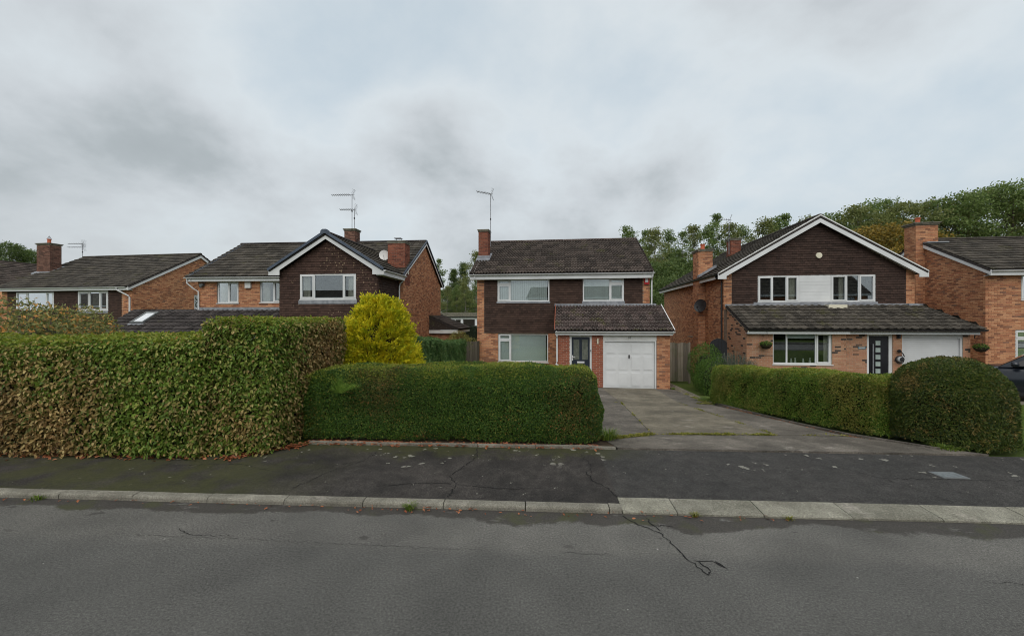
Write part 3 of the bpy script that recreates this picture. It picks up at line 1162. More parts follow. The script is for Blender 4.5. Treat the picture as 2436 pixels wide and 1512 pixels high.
for pts, w in (([(1.18, -.04), (1.32, -.22), (1.5, -.38), (1.56, -.62), (1.62, -.86)], .011), ([(1.45, -.06), (1.47, -.2), (1.52, -.36)], .011), ([(1.5, -.24), (1.68, -.26)], .010),
               ([(1.62, -.86), (1.70, -1.05), (1.76, -1.0), (1.66, -.84)], .012), ([(1.64, -.85), (1.82, -.84), (1.90, -.97)], .008), ([(1.84, -.86), (1.89, -.94)], .016),
               ([(-3.7, -.72), (-3.2, -.74), (-2.6, -.72), (-1.9, -.76), (-1.0, -.78), (-.2, -.80)], .003),
               ([(-6.0, -.70), (-5.4, -.72)], .003), ([(-3.4, -.58), (-3.1, -.70), (-2.7, -.68)], .005), ([(3.9, -1.0), (4.5, -1.08)], .004), ([(.5, -.80), (1.0, -.81)], .003)):
    ribbon('crack', pts, w, 'tarred_crack', road, rz)


# ------------------------------------------------------------------ number ten: the house in the middle
def rake(h, face, u, ve, ze, vr, zr, depth, n0, n1, mat='white_upvc', name='bargeboard', drop=0.0):
    """a board under the roof edge from the eaves point to the ridge point"""
    return h.barge(face, u, 0.0, [(ve, ze - depth - drop), (ve, ze - drop), (vr, zr - drop), (vr, zr - depth * 1.12 - drop)], n0, n1, mat, name)


def text_mesh(name, body, size, parent, M4, mat):
    cu = bpy.data.curves.new(name, 'FONT')
    cu.body = body
    cu.size = size
    cu.extrude = .004
    cu.align_x = 'CENTER'
    tmp = bpy.data.objects.new(name, cu)
    COL.objects.link(tmp)
    dg = bpy.context.evaluated_depsgraph_get()
    me = bpy.data.meshes.new_from_object(tmp.evaluated_get(dg))
    bpy.data.objects.remove(tmp)
    me.materials.clear()
    me.materials.append(MATS[mat])
    o = bpy.data.objects.new(name, me)
    link(o, parent)
    o.matrix_basis = M4
    return o


FRONT_TEXT = Matrix.Rotation(R(90), 4, 'X')


def house_ten():
    h = House('brick_house', 'two-storey brick house numbered 10 with white panelled garage door, in the middle', (6.41, 16.82, BASE), 7, group='houses facing the road')
    vm = 2.1
    w1, w2, gw = (-7.41, -4.94, 3.68, 4.73), (-3.39, -1.52, 3.68, 4.74), (-7.38, -5.0, .81, 2.15)
    u0, u1 = -8.40, -.38
    op = [(a - u0, b - u0, c, d) for (a, b, c, d) in (w1, w2, gw)]
    h.wall('wall', 'f', u0, vm, u1 - u0, 4.85, op, skip=lambda a, z: (.36 < a < 7.70 and z > 2.2) or (a > 3.95 and z < 3.4))
    op2 = [(a + 8.05, b + 8.05, c, d) for (a, b, c, d) in (w1, w2)]
    h.hang('tile_hanging', 'f', -8.05, vm, 3.40, 2.2, 3.46, [], None, 'wall_tile_brown')
    h.hang('tile_hanging', 'f', -8.05, vm, 7.36, 3.46, 4.74, op2, None, 'wall_tile_brown')
    ze, zr, ve, vr = 4.98, 7.25, 1.75, 6.1
    h.wall('wall', 'l', u0, vm, 8.0, 4.95, (), (4.0, 7.0), single=False)
    h.wall('wall', 'r', u1, vm, 8.0, 4.95, (), (4.0, 7.0), single=False)
    h.wall('wall', 'b', u0, vm + 8.0, u1 - u0, 4.95, (), bricks=False)
    sl = math.hypot(vr - ve, zr - ze)
    rf = h.slope('roof', (-8.72, ve, ze), (1, 0, 0), (0, vr - ve, zr - ze), 8.46, sl, 'roman', 'roof_brown', .30, .335)
    h.slope('roof', (-.26, 2 * vr - ve, ze), (-1, 0, 0), (0, ve - vr, zr - ze), 8.46, sl, 'roman', 'roof_brown', .30, .335, single=False)
    h.ridge((-8.70, vr, zr + .03), (-.28, vr, zr + .03), rf, 'roof_brown_lichen')
    for f, u in (('r', u1), ('l', u0)):
        rake(h, f, u, ve, ze - .03, vr, zr - .03, .17, .03, .075)
        rake(h, f, u, 2 * vr - ve, ze - .03, vr, zr - .03, .17, .03, .075)
        rake(h, f, u, ve, ze + .035, vr, zr + .035, .05, .10, .125, 'white_paint', 'verge_strip')
    h.box('fascia', 'white_upvc', -8.70, -.28, 1.80, 1.825, 4.71, 4.91)
    h.box('soffit', 'white_upvc', -8.45, -.33, 1.826, 2.06, 4.712, 4.73)
    h.gutter((-8.72, 1.735, 4.945), (-.22, 1.735, 4.945))
    h.pipe('downpipe', [(-.30, 1.74, 4.89), (-.30, 1.80, 4.78), (-.30, 2.0, 4.62), (-.30, 2.02, 3.5)], .034)
    bl = (0.0, .245)
    h.window('f', 0, vm, *w1, [(0, .245, 0, .76, True), (0, .245, .76, 1, True), (.245, 1, 0, 1, False)], rec=-.02, slats=(.02, .98, .089, .42, 'blind_grey'), label='upper left window with grey vertical blinds')
    h.window('f', 0, vm, *w2, [(0, .66, 0, 1, False), (.66, 1, 0, .76, True), (.66, 1, .76, 1, True)], rec=-.02, slats=(.02, .98, .089, .50, 'blind_grey'), label='upper right window with grey vertical blinds')
    h.window('f', 0, vm, *gw, [(0, .25, 0, .78, True), (0, .25, .78, 1, True), (.25, 1, 0, 1, False)], rec=.05, slats=(.02, .98, .089, .12, 'blind_pale'), label='ground floor window with closed pale blinds')
    h.box('lead_flashing', 'lead', -7.45, -4.9, vm - .055, vm - .038, 3.60, 3.675)
    h.box('lead_flashing', 'lead', -3.42, -1.49, vm - .055, vm - .038, 3.50, 3.675)
    # lean-to over porch and garage
    s2 = math.hypot(2.33, 1.08)
    lf = h.slope('porch_roof', (-4.66, -.25, 2.385), (1, 0, 0), (0, 2.33, 1.08), 4.78, s2, 'roman', 'roof_brown_lichen', .30, .325)
    h.box('lead_flashing', 'lead', -4.70, -.10, vm - .075, vm - .045, 3.44, 3.56)
    rake(h, 'l', -4.49, -.25, 2.37, 2.06, 3.45, .13, .06, .085)
    rake(h, 'l', -4.49, -.25, 2.445, 2.06, 3.53, .05, .15, .18, 'brick_red', 'verge_strip')
    rake(h, 'r', 0.0, -.25, 2.37, 2.06, 3.45, .13, .06, .085)
    rake(h, 'r', 0.0, -.25, 2.445, 2.06, 3.53, .05, .115, .145, 'white_paint', 'verge_strip')
    h.box('fascia', 'white_upvc', -4.62, .07, -.20, -.175, 2.195, 2.34)
    h.box('soffit', 'white_upvc', -4.60, .05, -.174, -.002, 2.197, 2.212)
    h.gutter((-4.63, -.262, 2.345), (.14, -.262, 2.345))
    h.wall('wall', 'f', -4.49, 0, 1.83, 2.30, [(.46, 1.37, 0, 2.17)], None, 'brick_red', 'mortar_light')
    h.wall('wall', 'f', -.52, 0, .52, 2.30, (), None, 'brick_orange')
    h.wall('wall', 'l', -4.49, 0, vm, 2.30, (), (2.1, 3.3), 'brick_red', 'mortar_light', single=False)
    h.wall('wall', 'r', 0, 0, vm, 2.30, (), (2.1, 3.3), single=False)
    # garage door
    h.box('door_header', 'white_paint', -2.66, -.52, .004, .03, 1.985, 2.194)
    gd = empty('garage_door')
    gd.parent = h.root
    mb_ = MB()
    mb_.box(-2.655, -2.595, .02, .09, 0, 1.984)
    mb_.box(-.585, -.525, .02, .09, 0, 1.984)
    mb_.box(-2.595, -.585, .02, .09, 1.925, 1.984)
    mb_.build('door_frame', 'white_upvc', gd)
    mb_ = MB()
    mb_.box(-2.59, -.59, .085, .12, .01, 1.92)
    mb_.build('door_leaf', 'white_upvc', gd)
    zz = [(.07, .66), (.74, 1.33), (1.41, 1.86)]
    for i in range(4):
        a = -2.585 + i * .4985
        for (z0, z1) in zz:
            m = MB()
            m.extrude([(a + .05, z0), (a + .45, z0), (a + .45, z1), (a + .05, z1)], -.0851, -.079, h.M('f', 0, 0))
            m.build('door_panel', 'white_upvc', gd)
            m = MB()
            m.extrude([(a + .085, z0 + .035), (a + .415, z0 + .035), (a + .415, z1 - .035), (a + .085, z1 - .035)], -.0789, -.068, h.M('f', 0, 0))
            m.build('door_panel', 'white_upvc', gd)
    m = MB()
    m.box(-1.625, -1.575, .058, .085, 1.24, 1.38)
    m.tube([(-1.6, .058, 1.31), (-1.6, .02, 1.31), (-1.6, .015, 1.25)], .014, 8)
    m.build('handle', 'black_plastic', gd)
    text_mesh('house_number', '10', .12, h.root, Matrix.Translation((-1.6, .0035, 2.045)) @ FRONT_TEXT, 'black_plastic')
    # front door
    fd = empty('front_door')
    fd.parent = h.root
    m = MB()
    m.box(-4.03, -3.95, .02, .10, 0, 2.17)
    m.box(-3.20, -3.12, .02, .10, 0, 2.17)
    m.box(-3.95, -3.20, .02, .10, 2.11, 2.17)
    m.build('door_frame', 'white_upvc', fd)
    m = MB()
    m.box(-3.949, -3.201, .07, .11, .02, 2.109)
    m.build('door_leaf', 'door_navy', fd)
    for (a, b) in ((-3.87, -3.63), (-3.52, -3.28)):
        m = MB()
        m.box(a, b, .060, .0695, 1.16, 2.00)
        m.build('pane', 'obscure_glass', fd)
        m = MB()
        for q in ((a - .02, a, 1.14, 2.02), (b, b + .02, 1.14, 2.02), (a, b, 1.14, 1.16), (a, b, 2.0, 2.02)):
            m.box(q[0], q[1], .054, .0695, q[2], q[3])
        m.build('pane_bead', 'door_navy', fd)
    m = MB()
    m.box(-3.72, -3.42, .052, .0695, 1.02, 1.09)
    m.build('letter_plate', 'chrome', fd)
    m = MB()
    m.box(-3.93, -3.89, .052, .0695, 1.12, 1.34)
    m.tube([(-3.91, .055, 1.26), (-3.91, .02, 1.26), (-3.80, .02, 1.26)], .012, 8)
    m.build('handle', 'chrome', fd)
    h.box('doorbell', 'black_plastic', -3.175, -3.145, .005, .0195, 1.50, 1.58)
    lm = MB()
    lm.tube([(-2.88, -.05, 1.83), (-2.88, -.05, 2.06)], .032, 10)
    lm.box(-2.91, -2.85, -.03, -.008, 1.88, 2.0)
    lm.build('wall_lamp', 'cream_plastic', h.root, smooth=False)
    h.pipe('downpipe', [(-4.56, -.24, 2.29), (-4.56, -.2, 2.16), (-4.555, -.05, 2.06), (-4.555, -.05, 1.08), (-4.60, -.09, .98), (-4.50, -.12, .93)], .034)
    ab = h.box('alarm_box', 'red_plastic', -.62, -.40, 2.03, 2.09, 4.43, 4.71, label='red and white alarm box under the eaves')
    m = MB()
    m.box(-.58, -.45, 2.018, 2.029, 4.53, 4.70)
    m.build('alarm_badge', 'white_upvc', ab)
    h.chimney(-8.60, -8.10, 3.35, 4.0, 5.5, 7.30, brick='brick_stack', pots=(), cap=.05)
    m = MB()
    m.extrude([(3.2, 5.76), (3.2, 5.86), (4.1, 6.32), (4.1, 6.22)], -.08, .62, lambda a, n, z: (-8.62 + n, a, z))
    m.box(-8.64, -8.04, 3.31, 3.345, 5.80, 6.08)
    m.build('lead_flashing', 'lead', h.root)
    h.finish()
    return h


H10 = house_ten()


# ------------------------------------------------------------------ left neighbour with the tile-hung gable wing
def house_wing():
    h = House('brick_house', 'brick house with tile-hung front wing and low skylit garage, left of number 10', (-10.02, 17.9, BASE), 5, group='houses facing the road')
    # wing
    W = 4.36
    win = (.92, 3.42, 3.70, 4.77)
    h.wall('wall', 'f', 0, .05, W, .98, (), skip=None, single=False)
    h.hang('tile_hanging', 'f', 0, 0, W, 1.0, 4.85, [(win[0], win[1], 3.70, 4.77)], (2.18, 6.28), 'wall_tile_maroon')
    h.hang('tile_hanging', 'r', W, 0.0, 2.4, 1.0, 4.85, [], None, 'wall_tile_dark')
    h.hang('tile_hanging', 'l', 0, 0.0, 2.4, 1.0, 4.85, [], None, 'wall_tile_dark', single=False)
    h.window('f', 0, 0, *win, [(0, .255, 0, 1, True), (.255, .775, 0, 1, False), (.775, 1, 0, 1, True)], rec=-.03, curtain=[(.03, .16), (.84, .97)], label='wide upper window of the front gable')
    h.box('lead_flashing', 'lead', .86, 3.46, -.05, -.034, 3.50, 3.66)
    ze, zr = 4.95, 6.50
    hw = 2.18 + .36
    ln = math.hypot(hw, zr - ze)
    vv0, vv1 = 2.15, 4.75
    wl = h.slope('wing_roof', (2.18 - hw, vv1, ze), (0, -1, 0), (hw, 0, zr - ze), vv1 + .28, ln, 'flat', 'roof_grey', .30, .335, lim=lambda t: ((vv1 - vv0) * (1 - t / ln), vv1 + .28))
    h.slope('wing_roof', (2.18 + hw, -.28, ze), (0, 1, 0), (-hw, 0, zr - ze), vv1 + .28, ln, 'flat', 'roof_grey', .30, .335, lim=lambda t: (0.0, .28 + vv0 + (vv1 - vv0) * t / ln))
    h.ridge((2.18, -.25, zr + .03), (2.18, vv1, zr + .03), wl, 'roof_dark')
    for sgn in (-1, 1):
        e = (2.18 + sgn * hw, ze)
        pts = [(e[0], ze - .26), (e[0], ze - .06), (2.18, zr - .06), (2.18, zr - .30), (2.18 + sgn * (hw - .36), ze - .06)]
        pts = [(e[0], ze - .23), (e[0], ze - .03), (2.18, zr - .03), (2.18, zr - .28), (2.18 + sgn * (hw - .45), ze - .02 - .02)]
        m = MB()
        m.extrude([(e[0], ze - .23), (e[0], ze - .03), (2.18, zr - .03), (2.18, zr - .27), (2.18 + sgn * 2.05, ze - .06 + .04), (2.18 + sgn * 2.05, ze - .23)], .22, .25, h.M('f', 0, 0))
        m.build('bargeboard', 'white_upvc', h.root)
        m = MB()
        m.extrude([(e[0] - sgn * .02, ze - .05), (e[0] + sgn * .03, ze + .04), (2.18 + sgn * .0, zr + .09), (2.18, zr - .03)], .251, .33, h.M('f', 0, 0))
        m.build('verge_strip', 'blue_grey_plastic', h.root)
    m = MB()
    m.extrude([(2.0, zr - .05), (2.02, zr + .07), (2.1, zr + .13), (2.26, zr + .13), (2.34, zr + .07), (2.36, zr - .05)], .20, .345, h.M('f', 0, 0))
    m.build('ridge_end_cap', 'blue_grey_plastic', h.root)
    m = MB()
    m.box(4.37, 4.72, -.2, 2.3, 4.68, 4.72)
    m.box(4.69, 4.72, -.22, 2.3, 4.721, 4.90)
    m.build('fascia', 'white_upvc', h.root)
    h.gutter((4.76, -.26, 4.90), (4.76, 2.4, 4.90))
    h.pipe('downpipe', [(4.74, 2.25, 4.85), (4.70, 2.25, 4.70), (4.50, 2.25, 4.52), (4.47, 2.25, 4.4), (4.47, 2.25, .3)], .034)
    # main block
    u0, u1, vm, vr, vb = -5.98, 4.60, 2.4, 5.85, 9.3
    a, b = (-4.96, -3.81, 3.64, 4.70), (-2.69, -1.30, 3.66, 4.72)
    h.wall('wall', 'f', u0, vm, u1 - u0, 4.85, [(q[0] - u0, q[1] - u0, q[2], q[3]) for q in (a, b)], skip=lambda s_, z: z < 2.9 and s_ < 10 or 6.2 < s_ < 10.2)
    h.window('f', 0, vm, *a, [(0, .5, 0, 1, False), (.5, 1, 0, 1, True)], rec=.04, curtain=[(.05, .46)])
    h.window('f', 0, vm, *b, [(0, .5, 0, 1, False), (.5, 1, 0, 1, True)], rec=.04, curtain=[(.04, .3), (.55, .9)])
    me, mz, mr = 2.05, 4.94, 7.20
    h.wall('wall', 'r', u1, vm, vb - vm, 4.95, (), (vr - vm, 7.02))
    h.wall('wall', 'l', u0, vm, vb - vm, 4.95, (), (vr - vm, 7.02), single=False)
    h.wall('wall', 'b', u0, vb, u1 - u0, 4.95, (), bricks=False)
    sl = math.hypot(vr - me, mr - mz)
    rf = h.slope('roof', (-6.38, me, mz), (1, 0, 0), (0, vr - me, mr - mz), 11.12, sl, 'flat', 'roof_grey', .30, .335)
    h.slope('roof', (4.74, 2 * vr - me, mz), (-1, 0, 0), (0, me - vr, mr - mz), 11.12, sl, 'flat', 'roof_grey', .30, .335, single=False)
    h.ridge((-6.36, vr, mr + .03), (4.72, vr, mr + .03), rf, 'roof_dark')
    for f, u in (('r', u1), ('l', u0)):
        for e in (me, 2 * vr - me):
            rake(h, f, u, e, mz - .03, vr, mr - .03, .17, .10, .13)
            rake(h, f, u, e, mz + .06, vr, mr + .06, .08, .131, .17, 'blue_grey_plastic', 'verge_strip')
    h.box('fascia', 'white_upvc', -6.34, -.02, 2.10, 2.125, 4.70, 4.86)
    h.box('soffit', 'white_upvc', -6.3, -.02, 2.126, 2.39, 4.702, 4.72)
    h.gutter((-6.40, 2.03, 4.90), (-.02, 2.03, 4.90))
    h.pipe('downpipe', [(-6.28, 2.05, 4.85), (-6.28, 2.07, 4.62), (-6.10, 2.25, 4.36), (-5.90, 2.33, 4.22), (-5.90, 2.34, 3.3)], .036)
    h.box('alarm_box', 'white_paint', -3.42, -3.12, 2.30, 2.385, 4.38, 4.68)
    m = MB()
    m.box(-5.82, -5.62, 2.26, 2.39, 4.50, 4.62)
    m.tube([(-5.72, 2.30, 4.50), (-5.72, 2.22, 4.44)], .06, 8)
    m.build('floodlight', 'grey_paint', h.root)
    h.box('vent_plate', 'cream_plastic', 4.608, 4.63, 3.0, 3.16, 5.05, 5.38)
    # stacks
    h.chimney(3.75, 4.62, 2.62, 3.30, 4.5, 6.52, brick='brick_stack', pots=(), cap=.04)
    m = MB()
    m.box(4.0, 4.3, 2.85, 3.1, 6.63, 6.66)
    for (x_, y_) in ((4.02, 2.87), (4.27, 2.87), (4.02, 3.07), (4.27, 3.07)):
        m.tube([(x_, y_, 6.64), (x_, y_, 6.82)], .012, 6)
    m.box(3.98, 4.32, 2.83, 3.12, 6.82, 6.84)
    m.build('chimney_cowl', 'aluminium', h.root)
    m = MB()
    m.extrude([(3.50, 5.28), (3.50, 5.42), (4.60, 4.98), (4.60, 4.84)], -.02, .14, lambda a_, n, z: (a_, 2.60 - n, z))
    m.build('lead_flashing', 'lead', h.root)
    h.chimney(.05, .69, 5.55, 6.15, 6.6, 7.82, brick='brick_dark', pots=(), cap=.06)
    # garage to the left, roof leaning on the house
    h.wall('wall', 'f', -9.3, .85, 9.28, 2.15, [(1.0, 3.4, 0, 2.0), (5.0, 7.4, 0, 2.0)], bricks=False)
    for (a0, a1) in ((-8.3, -5.9), (-4.3, -1.9)):
        h.box('garage_door', 'white_upvc', a0, a1, .9, .94, 0, 2.0)
    h.wall('wall', 'l', -9.3, .85, 4.2, 2.15, (), (1.6, 3.1), single=False)
    gs = math.hypot(1.8, 1.1)
    h.slope('garage_roof', (-9.5, .6, 2.2), (1, 0, 0), (0, 1.8, 1.1), 9.48, gs, 'wave', 'roof_dark', .26, .30)
    h.slope('garage_roof', (-6.0, 4.9, 1.8), (-1, 0, 0), (0, -2.5, 1.5), 3.5, math.hypot(2.5, 1.5), 'wave', 'roof_dark', .26, .30, single=False)
    h.box('lead_flashing', 'lead', -5.98, -.02, 2.33, 2.375, 3.29, 3.43)
    h.box('fascia', 'white_upvc', -9.48, -.02, .66, .685, 2.0, 2.16)
    h.gutter((-9.5, .585, 2.17), (-.02, .585, 2.17))
    S = Vector((0, 1.8, 1.1)).normalized()
    N = Vector((0, -S.z, S.y))
    def onroof(x_, t, n):
        p = Vector((x_, .6, 2.2)) + S * t + N * n
        return (p.x, p.y, p.z)
    m = MB()
    for q in ((-8.42, -8.34, .75, 1.75), (-7.82, -7.74, .75, 1.75), (-8.34, -7.82, .75, .84), (-8.34, -7.82, 1.66, 1.75)):
        m.box(q[0], q[1], q[2], q[3], .0, .13, onroof)
    sk = m.build('skylight', 'grey_paint', h.root)
    m = MB()
    m.box(-8.34, -7.82, .84, 1.66, .08, .10, onroof)
    m.build('pane', 'lamp_glass', sk)
    m = MB()
    m.box(-8.48, -7.68, .62, .745, .05, .065, onroof)
    m.build('lead_apron', 'lead', sk)
    h.finish()
    return h


HW = house_wing()


# ------------------------------------------------------------------ right neighbour: gable to the road, tile hung
def house_gable():
    h = House('brick_house', 'gable-fronted brick house with dark tile-hung gable and black door, right of number 10', (9.463, 16.7, BASE), 7, group='houses facing the road')
    vm, vb = 2.0, 13.0
    u0, u1, ur = -.15, 7.60, 3.73
    wl, wr = (1.28, 2.99, 3.61, 4.77), (4.28, 6.06, 3.61, 4.79)
    h.wall('wall', 'f', u0, vm, u1 - u0, 4.9, [(q[0] - u0, q[1] - u0, q[2], q[3]) for q in (wl, wr)], (ur - u0, 7.05), skip=lambda a, z: .36 < a < 7.40 or z < 3.3)
    h.hang('tile_hanging', 'f', .2, vm, 7.05, 3.42, 4.98, [(1.08, 2.79, 3.61, 4.77), (2.79, 4.08, 3.58, 4.79), (4.08, 5.86, 3.61, 4.79)], (ur - .2, 7.12), 'wall_tile_dark')
    h.window('f', 0, vm, *wl, [(0, .36, 0, 1, True), (.36, .70, 0, 1, False), (.70, 1, 0, 1, True)], rec=-.03, curtain=[(.74, .95)], label='upper left window under the gable')
    h.window('f', 0, vm, *wr, [(0, .36, 0, 1, True), (.36, .64, 0, 1, False), (.64, 1, 0, 1, True)], rec=-.03, curtain=[(.22, .32)], label='upper right window under the gable')
    m = MB()
    m.box(2.995, 4.275, vm - .02, vm + .02, 3.60, 4.79)
    pn = m.build('infill_panel', 'white_upvc', h.root)
    for i in range(8):
        m = MB()
        m.box(2.998, 4.272, vm - .034, vm - .0205, 3.605 + i * .148, 3.605 + i * .148 + .144)
        m.build('panel_board', 'white_upvc', pn)
    h.box('lead_flashing', 'lead', 1.1, 6.15, vm - .055, vm - .036, 3.46, 3.60)
    ze, zr, hw = 4.87, 7.33, 4.22
    ln = math.hypot(hw, zr - ze)
    wid = vb + .25 - (vm - .28)
    rf = h.slope('roof', (ur - hw, vb + .25, ze), (0, -1, 0), (hw, 0, zr - ze), wid, ln, 'flat', 'roof_grey', .30, .335)
    h.slope('roof', (ur + hw, vm - .28, ze), (0, 1, 0), (-hw, 0, zr - ze), wid, ln, 'flat', 'roof_grey', .30, .335, single=False)
    h.ridge((ur, vm - .26, zr + .03), (ur, vb + .2, zr + .03), rf, 'roof_grey')
    for sgn in (-1, 1):
        e = ur + sgn * hw
        m = MB()
        m.extrude([(e, ze - .24), (e, ze - .02), (ur, zr - .0), (ur, zr - .29), (ur + sgn * (hw - .36), ze - .02 - .27 + .18), (ur + sgn * (hw - .36), ze - .24)], .24, .275, h.M('f', 0, vm))
        m.build('bargeboard', 'white_upvc', h.root)
        m = MB()
        m.extrude([(e, ze - .015), (e, ze + .035), (ur, zr + .055), (ur, zr + .005)], .20, .29, h.M('f', 0, vm))
        m.build('verge_strip', 'white_paint', h.root)
        m = MB()
        m.extrude([(ur + sgn * (hw - .36), ze - .02), (ur, zr - .14), (ur, zr - .17), (ur + sgn * (hw - .36), ze - .05)], .03, .239, h.M('f', 0, vm))
        m.build('soffit', 'white_paint', h.root)
    h.wall('wall', 'l', u0, vm, vb - vm, 4.78)
    h.wall('wall', 'r', u1, vm, vb - vm, 4.78, single=False)
    h.wall('wall', 'b', u0, vb, u1 - u0, 4.9, (), (ur - u0, 7.05), bricks=False)
    h.box('fascia', 'white_paint', u0 - .30, u0 - .27, vm + .1, vb + .2, 4.66, 4.80)
    h.gutter((ur - hw - .02, vm - .1, 4.86), (ur - hw - .02, vb + .25, 4.86), 'black_plastic')
    h.pipe('downpipe', [(-.48, 2.05, 4.82), (-.46, 2.05, 4.70), (-.22, 2.10, 4.62), (-.21, 2.10, 4.5), (-.21, 2.10, .1)], .038, 'black_plastic')
    h.chimney(-.50, .20, 4.4, 5.3, 0, 6.28, brick='brick_orange', pots=((.5, .5),), pot_h=.32, cap=.06)
    m = MB()
    m.extrude([(-.55, 4.94), (-.55, 5.06), (.28, 5.56), (.28, 5.44)], -.02, .30, lambda a_, n, z: (a_, 4.38 - n + .02, z))
    m.build('lead_flashing', 'lead', h.root)
    h.chimney(2.05, 2.60, 7.0, 7.6, 6.0, 7.28, brick='brick_stack', pots=(), cap=.05)
    m = MB()
    m.box(-.50, -.16, 5.30, 6.3, 1.86, 1.90)
    m.build('stone_ledge', 'kerb_concrete', h.root)
    # single-storey front
    wn = (.98, 3.17, 1.06, 2.31)
    h.wall('wall', 'f', 0, 0, 3.67, 2.48, [(wn[0], wn[1], wn[2], wn[3])], None, 'brick_flashed', 'mortar_light')
    h.wall('wall', 'l', 0, 0, vm, 2.48, (), (2.0, 3.38), 'brick_flashed', 'mortar_light')
    h.wall('wall', 'f', 3.67, .15, 4.45, 2.50, [(.84, 1.76, 0, 2.28), (2.09, 4.20, 0, 2.32)], None, 'brick_flashed', 'mortar_light')
    h.wall('wall', 'r', 8.12, .15, 5.0, 2.50, (), (1.85, 3.2), single=False)
    h.window('f', 0, 0, *wn, [(0, .25, 0, 1, False), (.25, .745, 0, 1, False), (.745, 1, 0, 1, True)], rec=.05, curtain=[(.9, .97)], label='ground floor picture window')
    pw = h.root.children[-1]
    m = MB()
    m.box(1.56, 2.58, .13, .135, 2.08, 2.27)
    m.build('roller_blind', 'blind_pale', pw)
    for k, x_ in enumerate((1.75, 1.9, 2.2, 2.45)):
        m = MB()
        m.lathe([(.0, 0), (.035, 0), (.045, .06), (.02, .10), (.03, .16 + .03 * (k % 2)), (0, .18)], (x_, .17, 1.11), 8)
        m.build('ornament', 'white_paint', pw)
    s2 = math.hypot(2.28, 1.0)
    h.slope('porch_roof', (-.08, -.30, 2.46), (1, 0, 0), (0, 2.28, 1.0), 8.85, s2, 'wave', 'roof_grey', .28, .31, lim=lambda t: (0.0, 8.38 - .52 * t / s2))
    h.slope('porch_roof', (8.30, -.30, 2.46), (0, 1, 0), (-.52, 0, 1.0), 5.2, math.hypot(.52, 1.0), 'wave', 'roof_grey', .28, .31, lim=lambda t: (2.2 * t / 1.13, 5.2), single=False)
    h.box('lead_flashing', 'lead', -.12, 7.7, vm - .065, vm - .040, 3.40, 3.52)
    h.box('lead_flashing', 'lead', 7.25, 7.85, vm - .20, vm - .066, 3.42, 3.50)
    rake(h, 'l', 0, -.30, 2.44, 1.96, 3.43, .10, .04, .065, 'cream_plastic')
    h.box('fascia', 'white_upvc', -.06, 3.68, -.22, -.195, 2.27, 2.42)
    h.box('fascia', 'white_upvc', 3.72, 8.22, -.13, -.105, 2.27, 2.40)
    h.box('soffit', 'white_paint', -.05, 3.68, -.194, -.002, 2.275, 2.29)
    h.box('soffit', 'white_paint', 3.72, 8.20, -.104, .148, 2.33, 2.345)
    h.gutter((-.1, -.285, 2.45), (3.74, -.285, 2.45), 'black_plastic')
    h.gutter((3.72, -.24, 2.46), (8.36, -.24, 2.46), 'black_plastic')
    h.box('vent_board', 'cream_plastic', 3.99, 4.72, 1.60, 1.95, 3.28, 3.47)
    m = MB()
    m.tube([(3.78, vm - .04, 5.64), (3.78, vm - .10, 5.64)], .125, 16)
    m.build('alarm_box', 'cream_plastic', h.root, label='round cream alarm box high on the gable')
    # front door
    v = .15
    fd = empty('front_door')
    fd.parent = h.root
    m = MB()
    m.box(4.51, 4.60, v + .02, v + .10, 0, 2.28)
    m.box(5.31, 5.43, v + .02, v + .10, 0, 2.28)
    m.box(4.60, 5.31, v + .02, v + .10, 2.20, 2.28)
    m.build('door_frame', 'white_upvc', fd)
    m = MB()
    m.box(4.601, 5.309, v + .06, v + .11, .02, 2.199)
    m.build('door_leaf', 'door_black', fd)
    for i in range(5):
        z = 1.83 - i * .275
        m = MB()
        m.box(4.86, 5.03, v + .045, v + .0595, z, z + .17)
        m.build('pane', 'door_glass', fd)
    m = MB()
    m.tube([(4.74, v + .0, .65), (4.74, v + .0, 1.88)], .018, 8)
    for z in (.8, 1.75):
        m.tube([(4.74, v, z), (4.74, v + .06, z)], .012, 6)
    m.build('handle', 'aluminium', fd)
    gd = empty('garage_door')
    gd.parent = h.root
    m = MB()
    m.box(5.76, 5.83, v + .02, v + .09, 0, 2.12)
    m.box(7.80, 7.87, v + .02, v + .09, 0, 2.12)
    m.box(5.76, 7.87, v + .01, v + .09, 2.121, 2.32)
    m.build('door_frame', 'white_upvc', gd)
    for i in range(27):
        m = MB()
        z = .01 + i * .0782
        m.extrude([(5.832, z), (7.798, z), (7.798, z + .071), (5.832, z + .071)], -v - .09, -v - .075 + random.uniform(-.001, .001), h.M('f', 0, 0))
        m.build('door_slat', 'white_upvc', gd)
    h.box('door_back', 'white_paint', 5.83, 7.80, v + .091, v + .11, 0, 2.12)
    m = MB()
    m.box(4.18, 4.46, v - .022, v - .010, 1.68, 1.76)
    sg = m.build('name_plate', 'sign_blue', h.root, label='small blue house name plate beside the door')
    m = MB()
    m.box(4.205, 4.435, v - .026, v - .0225, 1.708, 1.722)
    m.build('plate_lettering', 'lamp_glass', sg)
    m = MB()
    m.box(5.56, 5.68, v - .06, v - .010, 2.10, 2.26)
    m.box(5.60, 5.64, v - .10, v - .061, 2.15, 2.22)
    m.build('wall_lamp', 'black_plastic', h.root)
    h.finish()
    return h


HG = house_gable()


